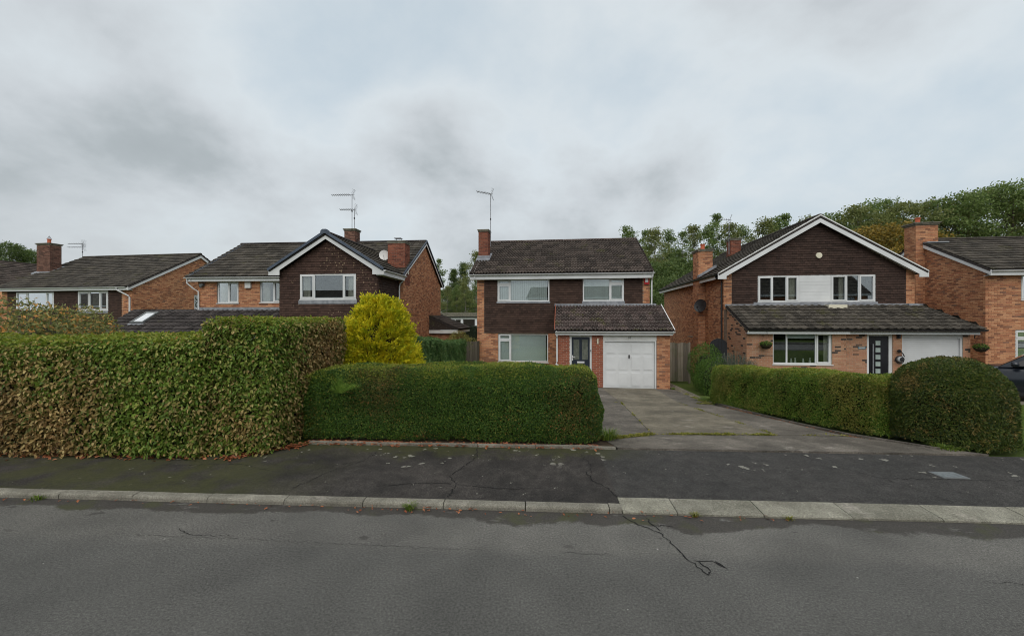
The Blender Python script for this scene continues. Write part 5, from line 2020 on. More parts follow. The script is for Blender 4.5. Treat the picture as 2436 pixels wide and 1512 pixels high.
def blades(name, label, cat, c, n, h, rad, mat, wid=.012, bend=.5, kind=None, parent=None):
    """a tuft of arching blades"""
    root = empty(name, c, 0, label, cat) if parent is None else parent
    V, F = [], []
    for i in range(n):
        a, r0 = random.uniform(0, 6.28), rad * .3 * random.random()
        L = h * random.uniform(.6, 1.15)
        d = np.array((math.cos(a), math.sin(a), 0))
        sd = np.array((-d[1], d[0], 0)) * wid * .5
        base = d * r0
        bb = bend * random.uniform(.4, 1.4)
        p1 = base + d * L * .25 * bb + np.array((0, 0, L * .55))
        p2 = base + d * L * .8 * bb + np.array((0, 0, L * (.95 - .35 * bb)))
        k = len(V)
        V += [base - sd, base + sd, p1 + sd * .8, p1 - sd * .8, p2 + sd * .08, p2 - sd * .08]
        F += [(k, k + 1, k + 2, k + 3), (k + 3, k + 2, k + 4, k + 5)]
    np_obj('blades', np.array(V), np.array(F), mat, root, 'stuff')
    return root


blades('ornamental_grass', 'straw-coloured arching grass by the right-hand house wall behind the car', 'grass tuft', (17.6, 16.6, BASE), 420, 1.05, .5, 'leaf_straw', .016, 1.1)
blades('kerb_weed', 'green grassy weed growing in the gutter at the kerb', 'weed', kw(-1.15, -.03, .0), 90, .10, .2, 'leaf_grass', .008, .9)
blades('kerb_weed', 'small weed in the gutter below the first wide dropped kerb stone', 'weed', kw(1.98, -.02, .0), 40, .06, .12, 'leaf_moss', .008, 1.0)
blades('kerb_weed', 'tiny weed by the second joint of the dropped kerb', 'weed', kw(2.95, -.03, .0), 40, .05, .16, 'leaf_moss', .008, 1.0)
blades('kerb_weed', 'weed with fallen leaves in the gutter at the left edge', 'weed', kw(-5.6, -.03, .0), 60, .07, .25, 'leaf_grass', .01, 1.0)
blades('hedge_foot_weed', 'weeds at the right foot of the privet hedge by the drive', 'weed', (1.62, 7.0, .1), 160, .20, .5, 'leaf_grass', .012, 1.0)
blades('gate_grass', 'bright tuft of grass at the far end of the drive hedge', 'grass tuft', (6.15, 13.0, gz(6.15, 13.0)), 500, .16, .9, 'leaf_grass', .014, 1.2)
blades('round_bush_weed', 'green weeds at the foot of the rounded bush', 'weed', (6.75, 6.45, .1), 130, .10, .6, 'leaf_grass', .012, 1.1)
blades('garage_weed', 'small weed at the brick corner right of the garage door', 'weed', (6.50, 16.7, BASE), 70, .14, .25, 'leaf_grass', .012, 1.0)


def fern():
    root = empty('fern', (-2.86, 6.80, .88), 0, 'bright green fern sprouting from the left part of the privet hedge', 'fern')
    for i in range(8):
        V, F = [], []
        a = R(-30 + i * 10 + random.uniform(-5, 5))
        L = random.uniform(.30, .50)
        yy = random.uniform(-.26, .02)
        out = Vector((math.sin(a) * L + .04, yy, math.cos(a) * L * 1.15))
        bend = Vector((.10 + random.uniform(-.05, .08), -.10, -.20))
        tw = random.uniform(-.8, .8)
        for k in range(17):
            t = .12 + .88 * k / 16
            p = out * t + bend * t * t
            w = .062 * math.sin(math.pi * min(1, .16 + t * .80)) ** .9
            tan = (out + bend * 2 * t).normalized()
            sd = tan.cross(Vector((tw, -1, .2))).normalized()
            for sg in (-1, 1):
                q = p + sd * sg * w + tan * .035 + Vector((0, random.uniform(-.012, .012), -.012))
                e = tan * .0065
                j = len(V)
                V += [p - e, p + e, q + e * .2, q - e * .2]
                F.append((j, j + 1, j + 2, j + 3))
        np_obj('frond', np.array([tuple(v) for v in V]), np.array(F), 'leaf_fern', root)


fern()


# leaf litter, lawn, moss in the drive joints
def litter(name, label, pts, n, mat='leaf_litter', size=.055, lift=.008, cat='litter', flat=.25, parent=None):
    """scatter along a line of world points, (x, y, spread)"""
    Q = []
    for i in range(n):
        k = random.randrange(len(pts) - 1)
        t = random.random()
        a, b = pts[k], pts[k + 1]
        sp = a[2] + (b[2] - a[2]) * t
        Q.append((a[0] + (b[0] - a[0]) * t + random.gauss(0, sp * .4), a[1] + (b[1] - a[1]) * t + random.gauss(0, sp), 0))
    Q = np.array(Q)
    for q in Q:
        s_, d = wk(q[0], q[1])
        q[2] = (pav_z(s_, d) if .12 < d < 1.9 else (0 if d < .12 else gz_d(d))) + lift + random.random() * .02
    fr = leaf_frames(Q, np.tile((0, 0, 1.0), (n, 1)), size, .6, flat, 0, 0)
    v, f = expand(*LEAF6, fr)
    o = np_obj(name, v, f, mat, parent, 'stuff')
    if parent is None:
        tag(o, label, cat)
    return o


litter('fallen_leaves', 'rusty fallen leaves along the foot of the privet hedge', [kw(-3.4, 1.98) [:2] + (.04,), kw(-1.6, 1.97)[:2] + (.05,), kw(1.3, 1.97)[:2] + (.04,)], 1500)
litter('fallen_leaves', 'scattered brown leaves under the tall beech hedge', [kw(-8.0, 1.15)[:2] + (.06,), kw(-4.2, 1.2)[:2] + (.07,), kw(-3.4, 1.85)[:2] + (.07,)], 600)
litter('fallen_leaves', 'few brown leaves lying in the gutter', [kw(-6.0, -.05)[:2] + (.03,), kw(-1.9, -.06)[:2] + (.04,), kw(-.4, -.05)[:2] + (.04,), kw(3, -.08)[:2] + (.05,)], 110, size=.035)
litter('fallen_leaves', 'brown leaves along the edging under the drive hedge', [(6.15, 7.1, .05), (5.95, 9.0, .07), (5.9, 11.5, .05)], 220, size=.04)

# lawn at the far right
mb = MB()
L0 = [(8.3, 6.25), (30, 4.9), (30, 12.2), (7.4, 12.2)]
pts = [(x_, y_, gz(x_, y_) + .02) for (x_, y_) in L0]
mb.poly(pts)
lawn = structure(mb.build('lawn', 'ground_grass'))


def lawn_grass():
    n = 60000
    x_ = rng.uniform(7.9, 16, n)
    y_ = rng.uniform(6.1, 12.2, n)
    s_d = (x_ - K0[0]) * KY[0] + (y_ - K0[1]) * KY[1]
    k = s_d > 1.95
    x_, y_, s_d = x_[k], y_[k], s_d[k]
    z_ = .11 + (BASE - .11) * np.clip((s_d - 1.9) / 10.2, 0, 1) + .01
    P = np.stack([x_, y_, z_], 1)
    n = len(P)
    a = rng.uniform(0, 6.28, n)
    d = np.stack([np.cos(a), np.sin(a), 0 * a], 1)
    h_ = rng.uniform(.03, .07, n)[:, None]
    up = np.array((0, 0, 1.0)) * h_ + d * h_ * rng.uniform(0, .6, n)[:, None]
    sd = np.stack([-np.sin(a), np.cos(a), 0 * a], 1) * .004
    V = np.stack([P - sd, P + sd, P + up], 1).reshape(-1, 3)
    F = np.arange(len(V)).reshape(-1, 3)
    np_obj('grass_blades', V, F, 'leaf_grass', lawn, 'stuff')


lawn_grass()
mb = MB()
q = [(11.5, 12.2), (32, 12.2), (32, 16.6), (11.5, 16.6)]
mb.poly([(x_, y_, gz(x_, y_) + .03) for (x_, y_) in [(12.5, 12.2), (32, 12.2)]] + [(32, 16.6, BASE + .02), (12.5, 16.6, BASE + .02)])
structure(mb.build('neighbour_drive', 'drive_concrete'))

# ------------------------------------------------------------------ the drive of number ten, bay by bay
drive = empty('driveway', (0, 0, 0))
drive['kind'] = 'structure'


def slab(poly, mat, lift=0.0, name='concrete_bay'):
    m = MB()
    top = [(x_, y_, gz(x_, y_) + .022 + lift) for (x_, y_) in poly]
    bot = [(x_, y_, gz(x_, y_) - .06) for (x_, y_) in poly]
    m.poly(top)
    for i in range(len(poly)):
        j = (i + 1) % len(poly)
        m.poly([top[i], bot[i], bot[j], top[j]])
    return m.build(name, mat, drive)


def hp(u, v):                                  # a point of number ten's plan
    t = R(7)
    return (6.41 + u * math.cos(t) + v * math.sin(t), 16.82 - u * math.sin(t) + v * math.cos(t))


def fr_(p, q, t):
    return (p[0] + (q[0] - p[0]) * t, p[1] + (q[1] - p[1]) * t)


# front edge, first cross joint, second cross joint, wall
Fl, Fr_ = kw(1.52, 1.91)[:2], kw(6.95, 1.91)[:2]
Al, Ar = (1.55, 7.05), (6.0, 7.42)
A1, A2 = fr_(Al, Ar, .30), fr_(Al, Ar, .72)
A1 = (2.55, 7.50)
A2 = (4.75, 7.48)
Bl, Br = (1.75, 12.6), (5.75, 12.1)
B1, B2 = (3.25, 12.35), (4.95, 12.2)
Wl, Wr = hp(-4.4, -.02), hp(.02, -.02)
W1, W2 = hp(-2.75, -.02), hp(-.6, -.02)
g = .018


def shrink(poly, e=.016):
    c = (sum(p[0] for p in poly) / len(poly), sum(p[1] for p in poly) / len(poly))
    return [(p[0] + (c[0] - p[0]) * e / max(.3, math.dist(p, c)), p[1] + (c[1] - p[1]) * e / max(.3, math.dist(p, c))) for p in poly]


for poly, mat, lf in (([Fl, Fr_, Ar, A2, A1, Al], 'drive_concrete_dark', .0), ([Al, A1, B1, Bl], 'drive_concrete_dark', .004), ([A1, A2, B2, B1], 'drive_concrete', .008),
                      ([A2, Ar, Br, B2], 'drive_concrete_dark', .002), ([Bl, B1, W1, Wl], 'drive_concrete_dark', .006), ([B1, B2, W2, W1], 'drive_concrete', .003), ([B2, Br, (6.55, 16.75), W2], 'drive_concrete_dark', -.002),
                      ([Br, (6.1, 12.6), (7.0, 17.2), (7.1, 20.0), (6.75, 20.0), (6.55, 16.75)], 'drive_concrete', -.006)):
    slab(shrink(poly), mat, lf)


def joint(name, a, b, n, mat='leaf_moss', w=.03, size=.034, bare=.1):
    n = int(n * 2.2)
    Q = np.array([(a[0] + (b[0] - a[0]) * t, a[1] + (b[1] - a[1]) * t, 0) for t in rng.random(n)])
    Q[:, :2] += rng.normal(size=(n, 2)) * w
    keep = lump(Q * 1.0, .22) > rng.normal(bare, .35, n)
    Q = Q[keep]
    for q_ in Q:
        q_[2] = gz(q_[0], q_[1]) + .028 + .012 * random.random()
    fr = leaf_frames(Q, np.tile((0, 0, 1.0), (len(Q), 1)), size, .7, .5, 0, 0)
    v, f = expand(*LEAF2, fr)
    np_obj(name, v, f, mat, drive, 'stuff')


joint('joint_moss', Al, A1, 2000, w=.03, bare=-.7)
joint('joint_moss', A1, A2, 1000, w=.02, bare=-.25)
joint('joint_moss', A2, Ar, 260, w=.02)
joint('joint_moss', B2, Br, 700, w=.05)
joint('joint_moss', A2, B2, 900, w=.025)
joint('joint_moss', A1, B1, 300, w=.012)
joint('joint_moss', B1, Bl, 500, w=.02)
joint('joint_moss', Br, (6.6, 16.7), 800, w=.06)

# concrete edging of the front garden, stone by stone
edging = empty('garden_edging', (K0[0], K0[1], 0), -TK)
edging['kind'] = 'structure'
x = -3.4
while x < 1.5:
    m = MB()
    h_ = random.uniform(-.008, .008)
    m.box(x + .004, min(x + .91, 1.5), 1.905, 1.955, -.02, .145 + h_)
    m.build('edging_stone', 'kerb_concrete', edging)
    x += .914
# edging under the drive hedge follows the slope
ed2 = [(6.62, 6.42), (6.12, 7.6), (6.0, 8.8), (5.98, 10.0), (6.0, 11.2), (6.05, 12.3)]
for a, b in zip(ed2, ed2[1:]):
    m = MB()
    L_ = math.dist(a, b)
    nx, ny = -(b[1] - a[1]) / L_ * .025, (b[0] - a[0]) / L_ * .025
    top, bot = [], []
    for (p, sg) in ((a, 1), (b, 1), (b, -1), (a, -1)):
        q_ = (p[0] + nx * sg, p[1] + ny * sg)
        top.append((*q_, gz(*q_) + .05))
        bot.append((*q_, gz(*q_) - .1))
    top = [wk(t[0], t[1]) + (t[2],) for t in top]
    bot = [wk(t[0], t[1]) + (t[2],) for t in bot]
    m.poly(top)
    for i in range(4):
        m.poly([top[i], bot[i], bot[(i + 1) % 4], top[(i + 1) % 4]])
    m.build('edging_stone', 'drive_concrete_dark', edging)
mb = MB()
mb.poly([kw(-3.5, 1.95, .118), kw(1.6, 1.95, .118), kw(1.6, 3.3, .0), kw(-3.5, 3.3, .0)])
structure(mb.build('hedge_soil', 'soil'))

# ------------------------------------------------------------------ fences
def fence(name, label, cat, a, b, z0, h, board, mat, post=True):
    L_ = math.dist(a, b)
    ang = math.atan2(b[1] - a[1], b[0] - a[0])
    root = empty(name, (a[0], a[1], z0), ang, label, cat)
    n = max(1, int(round(L_ / board)))
    w = L_ / n
    for i in range(n):
        m = MB()
        hh = h + random.uniform(-.012, .012)
        y = random.uniform(-.004, .004)
        m.box(i * w + .004, (i + 1) * w - .004, y, y + .02, .05, hh)
        m.build('board', mat, root)
    for z in (.35, h * .5, h - .3):
        m = MB()
        m.box(0, L_, .026, .07, z, z + .08)
        m.build('rail', mat, root)
    if post:
        for xx in (-.08, L_):
            m = MB()
            m.box(xx, xx + .08, .0, .09, -.2, h + .02)
            m.build('post', mat, root)
    return root


fence('board_fence', 'dark vertical-board fence left of number 10', 'fence', (-2.62, 19.55), (-1.62, 19.42), BASE, 1.80, .125, 'fence_wood_dark')
fence('board_gate', 'weathered vertical-board gate between number 10 and the gable house', 'gate', (7.0, 18.75), (7.95, 18.65), BASE, 1.78, .115, 'fence_wood')

ag = empty('arched_gate', (8.16, 17.05, BASE), -R(7), 'black arched garden gate half hidden behind the grey-green bush', 'gate')
for i in range(6):
    m = MB()
    x0, x1 = i * .11, i * .11 + .104
    zt = lambda x_: 1.72 + .34 * math.sqrt(max(0, 1 - ((x_ - .33) / .36) ** 2))
    m.extrude([(x0, .06), (x1, .06), (x1, zt(x1)), ((x0 + x1) / 2, zt((x0 + x1) / 2)), (x0, zt(x0))], 0, .022, lambda a_, n, z: (a_, n, z))
    m.build('board', 'door_black', ag)
m = MB()
for z in (.3, 1.5):
    m.box(0, .655, .023, .06, z, z + .08)
m.build('rail', 'door_black', ag)

# ------------------------------------------------------------------ small things outdoors
m = MB()
m.box(5.52, 5.80, 1.06, 1.24, .05, .0925)
cov = kframe(m.build('inspection_cover', 'cover_metal'))
tag(cov, 'grey metal inspection cover set in the pavement at right', 'cover')
m = MB()
m.box(5.50, 5.82, 1.04, 1.26, .05, .0905)
m.build('cover_frame', 'grey_paint', cov)


def aerial(name, label, base, h_, boom_dir, boom_len, n_el, grp='rooftop aerials', tilt=0.0, second=None, rough_mast=.018):
    root = empty(name, base, 0, label, 'aerial', grp)
    m = MB()
    m.tube([(0, 0, 0), (0, 0, h_)], rough_mast, 8)
    m.build('mast', 'aluminium', root)
    d = Vector((math.cos(boom_dir), math.sin(boom_dir), 0))
    sd = Vector((-d.y, d.x, 0))
    for (z, L_, ne) in [(h_ - .05, boom_len, n_el)] + ([second] if second else []):
        m = MB()
        st = Vector((0, 0, z)) - d * .12
        en = st + d * L_ + Vector((0, 0, tilt * L_))
        m.tube([st, en], .014, 6)
        m.build('boom', 'aluminium', root)
        for i in range(ne):
            p = st.lerp(en, .22 + .78 * i / max(1, ne - 1))
            w = .17 - .06 * i / ne
            m = MB()
            m.tube([p - sd * w + Vector((0, 0, -.02)), p + sd * w + Vector((0, 0, .02))], .010, 5)
            m.tube([p + Vector((0, 0, -.03)), p + Vector((0, 0, .045))], .010, 5)
            m.build('element', 'aluminium', root)
        for sg in (-1, 1):
            m = MB()
            r0 = st + d * .08
            for k in range(4):
                q_ = r0 - d * .02 * k + Vector((0, 0, sg * (.06 + .07 * k)))
                m.tube([q_ - sd * .2 - d * .02, q_ + sd * .2 - d * .02], .006, 5)
            m.tube([r0, r0 + Vector((0, 0, sg * .3)) - d * .12], .007, 5)
            m.build('reflector', 'aluminium', root)
    m = MB()
    m.box(-.03, .03, -.03, .03, h_ * .5, h_ * .5 + .08)
    m.build('clamp', 'black_plastic', root)
    return root


def hl(h, u, v, z):
    p = h.W @ np.array((u, v, z, 1))
    return tuple(p[:3])


aerial('television_aerial', "tall aerial on the dark ridge stack of the left neighbour", hl(HW, .36, 5.85, 7.94), 2.05, R(176), 1.3, 10)
aerial('television_aerial', "shorter second aerial beside the tall one on the same stack", hl(HW, .55, 5.75, 7.94), 1.18, R(176), .95, 8)
aerial('television_aerial', "aerial strapped to number 10's left chimney", hl(H10, -8.03, 3.7, 6.6), 2.75, R(168), .85, 9, tilt=.22)
aerial('television_aerial', "small aerial on the ridge behind the tall stack at left", hl(HL, -11.3, 5.2, 7.4), 1.55, R(178), 1.3, 6, second=(1.22, 1.3, 6))
aerial('television_aerial', "small aerial beside the rear stack of the gable house", hl(HG, 2.0, 7.1, 6.5), 2.0, R(155), .6, 5, tilt=.15)


def dish(name, label, c, aim, r_, mat, armlen=.35):
    root = empty(name, c, 0, label, 'satellite dish')
    A = Vector(aim).normalized()
    X = A.cross(Vector((0, 0, 1))).normalized()
    Z = X.cross(A)
    m = MB()
    ring = []
    for k in range(6):
        rr = r_ * k / 5
        ring.append([X * rr * math.cos(t) + Z * rr * 1.08 * math.sin(t) - A * .16 * r_ * (1 - (k / 5) ** 2) for t in [2 * math.pi * j / 20 for j in range(20)]])
    for k in range(5):
        for j in range(20):
            m.poly([ring[k][j], ring[k][(j + 1) % 20], ring[k + 1][(j + 1) % 20], ring[k + 1][j]])
    m.build('reflector', mat, root)
    m = MB()
    m.tube([-Z * r_ * 1.0, A * armlen - Z * r_ * .55], .012, 6)
    m.tube([A * armlen - Z * r_ * .55, A * (armlen - .08) - Z * r_ * .40], .03, 8)
    m.build('feed_arm', mat, root)
    m = MB()
    m.tube([-A * .16 * r_, -A * .22, -A * .22 - Z * .25], .02, 8)
    m.build('bracket', mat, root)


dish('satellite_dish', "dark satellite dish on the side wall of the gable house", hl(HG, -.52, 4.05, 3.52), (-.62, -.55, .18), .31, 'black_plastic')
dish('satellite_dish', "pale round satellite dish beside the left neighbour's brick stack", hl(HW, 3.52, 2.75, 5.98), (.25, -1, .2), .24, 'white_paint')


def basket(label, c, wall_v):
    root = empty('hanging_basket', c, 0, label, 'hanging basket', 'hanging baskets on brackets')
    m = MB()
    m.lathe([(.02, -.19), (.12, -.16), (.19, -.08), (.21, 0)], (0, 0, 0), 16)
    m.build('bowl', 'twig', root)
    m = MB()
    m.tube([(0, wall_v, .30), (0, wall_v, .62)], .012, 6)
    m.tube([(0, wall_v, .60), (0, -.02, .60)], .010, 6)
    m.tube([(0, wall_v, .34), (0, wall_v * .4, .60)], .008, 6)
    m.build('bracket', 'black_plastic', root)
    m = MB()
    for k in range(3):
        t = 2.1 * k
        m.tube([(.2 * math.cos(t), .2 * math.sin(t), 0), (0, 0, .59)], .003, 4)
    m.build('chain', 'black_plastic', root)
    n = 900
    P = unit(rng.normal(size=(n, 3))) * np.array((.22, .22, .13)) * rng.uniform(.75, 1.0, (n, 1))
    P = P[P[:, 2] > -.06]
    v, f = expand(*LEAF2, leaf_frames(P + np.array((0, 0, .01)), P, .04, .5, .7, .3, .3))
    np_obj('foliage', v, f, 'leaf_shrub', root, 'stuff')


basket('hanging basket left of the ground floor window of the gable house', hl(HG, .62, -.24, 1.86), .20)
basket('hanging basket right of the white roller garage door', hl(HG, 8.28, -.08, 1.80), .22)

# car charger
cg = empty('car_charger', hl(HG, 5.64, .12, 1.30), -R(7), 'white and black car charger with coiled cable beside the roller garage door', 'car charger')
cg.scale = (.8, .8, .8)
m = MB()
m.lathe([(.0, -.05), (.125, -.045), (.14, 0), (.125, .04), (.0, .05)], (0, 0, 0), 20)
m.v = [(a, -c_ - .07, b) for (a, b, c_) in m.v]
m.build('body', 'alloy', cg, smooth=True)
m = MB()
m.lathe([(.0, .0), (.10, .0), (.10, .02), (0, .03)], (.045, 0, 0), 16)
m.v = [(a, -c_ - .115, b) for (a, b, c_) in m.v]
m.build('face', 'black_plastic', cg)
m = MB()
pts = []
for k in range(60):
    t = k / 60 * 2 * math.pi * 2.6
    pts.append((.175 * math.cos(t) - .03, -.04 - k * .0012, .19 * math.sin(t) - .03))
m.tube(pts, .016, 6)
m.build('cable', 'black_plastic', cg)
m = MB()
m.tube([(-.05, -.05, .42), (-.05, -.12, .36)], .075, 12)
m.tube([(-.02, -.08, .38), (.12, -.06, .28), (.20, -.05, .12)], .022, 8)
m.build('plug_holster', 'black_plastic', cg)


# ------------------------------------------------------------------ the parked car at the right edge
def car():
    root = empty('parked_car', (17.05, 13.0, -.53), R(-53), 'dark parked car half hidden by the rounded bush at the right edge', 'car')
    root.rotation_euler.y = -.05
    root.scale = (1.12, 1.12, 1.15)
    # half-width and height stations along the length, x to the front is negative
    st = [(-2.15, .50, .34, .62), (-2.08, .72, .24, .74), (-1.80, .84, .20, .86), (-1.30, .88, .20, .95), (-.85, .90, .20, 1.00), (-.2, .91, .20, 1.02), (.8, .91, .20, 1.03), (1.5, .90, .22, 1.04), (1.95, .84, .28, 1.03), (2.12, .66, .40, .95)]
    V, F = [], []
    for (x_, w, z0, z1) in st:
        sec = [(-w * .90, z0), (-w, z0 + .12), (-w * 1.0, z0 + (z1 - z0) * .55), (-w * .97, z1 - .10), (-w * .88, z1 - .015), (-w * .5, z1 + .03), (0, z1 + .04)]
        sec = sec + [(-a, b) for (a, b) in sec[-2::-1]]
        for (y_, z_) in sec:
            V.append((x_, y_, z_))
    k = 13
    for i in range(len(st) - 1):
        for j in range(k - 1):
            F.append((i * k + j, i * k + j + 1, (i + 1) * k + j + 1, (i + 1) * k + j))
    m = MB()
    m.v, m.f = V, F + [tuple(range(k)), tuple(range(len(V) - k, len(V)))]
    m.build('body', 'car_paint', root, smooth=True)
    # cabin
    cab = [(-.95, .80, 1.00), (-.20, .66, 1.46), (.30, .63, 1.53), (1.1, .63, 1.50), (1.65, .66, 1.30), (2.0, .74, 1.02)]
    m = MB()
    pr = [(x_, z_) for (x_, w, z_) in cab]
    for (a, b) in zip(cab, cab[1:]):
        m.poly([(a[0], -a[1], a[2]), (b[0], -b[1], b[2]), (b[0], b[1], b[2]), (a[0], a[1], a[2])])
    roof = m.build('roof_panel', 'car_paint', root, smooth=True)
    for sg in (-1, 1):
        m = MB()
        low = [(-.95, sg * .86, 1.0), (2.0, sg * .82, 1.02)]
        m.poly([(-.95, sg * .80, 1.0)] + [(x_, sg * w, z_) for (x_, w, z_) in cab[1:]] + [(1.0, sg * .88, 1.02), (0, sg * .89, 1.01)])
        m.build('cabin_side', 'car_paint', root)
        for (q_) in ([(-.72, 1.04), (-.16, 1.40), (.36, 1.46), (.36, 1.05)], [(.42, 1.05), (.42, 1.46), (1.05, 1.44), (1.45, 1.28), (1.45, 1.06)]):
            m = MB()
            m.poly([(a, sg * (.905 - (z_ - 1.0) * .50), z_) for (a, z_) in q_])
            m.build('side_window', 'car_glass', root)
        m = MB()
        m.lathe([(.0, -.07), (.08, -.06), (.105, 0), (.08, .06), (0, .07)], (0, 0, 0), 12)
        m.v = [(-.62 + a * .8, sg * (.99 + b), 1.09 + c_) for (a, b, c_) in m.v]
        m.build('wing_mirror', 'car_paint', root, smooth=True)
        m = MB()
        m.lathe([(.02, -.03), (.16, -.02), (.16, .02), (.02, .03)], (0, 0, 0), 14)
        m.v = [(-1.98 + c_, sg * .62 + a, .68 + b * .5) for (a, b, c_) in m.v]
        m.build('headlight', 'lamp_glass', root, smooth=True)
        for xx in (-1.32, 1.32):
            wr = empty('wheel', (xx, sg * .80, .325))
            wr.parent = root
            m = MB()
            m.lathe([(.21, -.11), (.30, -.11), (.325, -.07), (.325, .07), (.30, .11), (.21, .11)], (0, 0, 0), 28)
            m.v = [(a, c_, b) for (a, b, c_) in m.v]
            m.build('tyre', 'tyre', wr, smooth=True)
            m = MB()
            m.lathe([(.0, .06), (.05, .06), (.06, .03)], (0, 0, 0), 12)
            for t in range(7):
                a = 2 * math.pi * t / 7
                m.tube([(0, 0, .05), (.2 * math.cos(a), .2 * math.sin(a), .06)], .022, 6)
            m.lathe([(.2, -.1), (.215, .0), (.215, .09), (.2, .08)], (0, 0, 0), 28)
            m.v = [(a, sg * c_, b) for (a, b, c_) in m.v]
            m.build('rim', 'alloy', wr)
    m = MB()
    m.poly([(-.93, -.74, 1.025), (-.93, .74, 1.025), (-.22, .60, 1.475), (-.22, -.60, 1.475)])
    m.build('windscreen', 'car_glass', root)
    m = MB()
    for sg in (-1, 1):
        m.box(-1.0, 1.0, sg * .90 - .015, sg * .90 + .015, .24, .34)
    m.build('sill_trim', 'black_plastic', root)
    m = MB()
    m.box(-.5, 1.6, -.6, .6, .5, 1.0)
    m.build('seats', 'black_plastic', root)


car()


# ------------------------------------------------------------------ trees
def tree_mesh(kind, seed, H_, crown_r, crown_lo, n_cl, per, leaf, shape, trunk_r, gap=.0):
    r_ = np.random.default_rng(seed)
    # limbs
    m = MB()
    rr = random.Random(seed)
    lean = (rr.uniform(-.03, .03) * H_, rr.uniform(-.03, .03) * H_)
    tr = [(lean[0] * t * t + rr.uniform(-.05, .05), lean[1] * t * t + rr.uniform(-.05, .05), H_ * .93 * t) for t in (0, .12, .28, .45, .62, .8, 1)]
    tr[0] = (0, 0, -.3)
    m.tube(tr, [trunk_r * q for q in (1.25, 1, .86, .68, .48, .28, .08)], 8)
    C = []
    for i in range(n_cl):
        t = crown_lo + (1 - crown_lo) * r_.beta(1.15, 1.0)
        q = (t - crown_lo) / (1 - crown_lo)
        if shape == 'column':
            rad = crown_r * (.55 + .6 * math.sin(math.pi * min(1, q * .9 + .1)) - .5 * q * q)
        elif shape == 'cone':
            rad = crown_r * (1.05 - q) ** .8
        else:
            rad = crown_r * math.sqrt(max(.03, 1 - (2 * q - .85) ** 2 / 1.35))
        a = r_.uniform(0, 6.28)
        k = rad * math.sqrt(r_.uniform(.08, 1.0)) * r_.uniform(.8, 1.15)
        c = np.array((lean[0] * t * t + k * math.cos(a), lean[1] * t * t + k * math.sin(a), H_ * t))
        C.append(c)
        if i % 3 == 0:
            t0 = max(.12, t - .16)
            b = (lean[0] * t0 * t0, lean[1] * t0 * t0, H_ * t0 * .93)
            mid = (np.array(b) + c) / 2 + np.array((0, 0, -.02 * H_))
            m.tube([b, tuple(mid), tuple(c)], [trunk_r * .28 * (1.1 - t), trunk_r * .18 * (1.1 - t), .012], 5, cap=False)
    C = np.array(C)
    sz = r_.uniform(.45, 1.1, len(C)) * crown_r * .19
    ball = unit(r_.normal(size=(len(C), per, 3))) * r_.random((len(C), per, 1)) ** .45
    P = (C[:, None] + ball * sz[:, None, None] * 1.9 * np.array((1, 1, .68)))
    N = unit(r_.normal(size=P.shape) * .6 + np.array((0, 0, .6)) + (P - C[:, None]) / sz[:, None, None] * .5)
    P, N = P.reshape(-1, 3), N.reshape(-1, 3)
    k = P[:, 2] < H_ * 1.02
    P, N = P[k], N[k]
    global rng
    keep, rng = rng, r_
    fr = leaf_frames(P, N, leaf, .62, .5, .3, 0)
    rng = keep
    v, f = expand(*LEAF2, fr)
    tm = bpy.data.meshes.new('trunk')
    tm.from_pydata(m.v, [], m.f)
    return tm, np_mesh('crown', v, f, kind), m


PROTO = {}


def proto(key, kind, seed, H_, *a, bark='bark'):
    tm, cm, _ = tree_mesh(kind, seed, H_, *a)
    tm.materials.append(MATS[bark])
    PROTO[key] = (tm, cm, H_)


proto('slim_a', 'leaf_tree_mid', 1, 14, 2.4, .22, 78, 80, .19, 'column', .16, bark='bark_pale')
proto('slim_b', 'leaf_tree_olive', 2, 14, 2.7, .25, 76, 80, .19, 'column', .17, bark='bark_pale')
proto('slim_c', 'leaf_tree_mid', 3, 14, 2.1, .20, 66, 80, .19, 'column', .15, bark='bark_pale')
proto('broad_a', 'leaf_tree_olive', 4, 14, 3.3, .42, 105, 95, .21, 'round', .24)
proto('broad_b', 'leaf_tree_mid', 5, 14, 3.5, .45, 105, 95, .21, 'round', .25)
proto('broad_c', 'leaf_tree_dark', 6, 14, 4.0, .28, 130, 95, .22, 'round', .24)
proto('conifer', 'leaf_tree_dark', 7, 14, 2.6, .10, 220, 80, .18, 'cone', .2)
proto('yellow', 'leaf_tree_yellow', 8, 8, 2.6, .22, 150, 80, .15, 'round', .16)
proto('under', 'leaf_tree_dark', 9, 7, 3.2, .05, 180, 80, .18, 'round', .14)


def tree(key, name, label, x_, y_, H_, group=None, wide=1.0):
    tm, cm, h0 = PROTO[key]
    root = empty(name, (x_, y_, BASE - .05), random.uniform(0, 6.28), label, 'tree', group)
    s_ = H_ / h0
    root.scale = (s_ * wide, s_ * wide, s_)
    a = bpy.data.objects.new('trunk', tm)
    b = bpy.data.objects.new('crown', cm)
    link(a, root)
    link(b, root)
    return root


def at(px, D):                                  # across position of a picture column at a distance
    return (px - 1217.5) * D / 985.0


def top_h(py, D):
    return CAM_H - (py - 756) * D / 985.0 - BASE


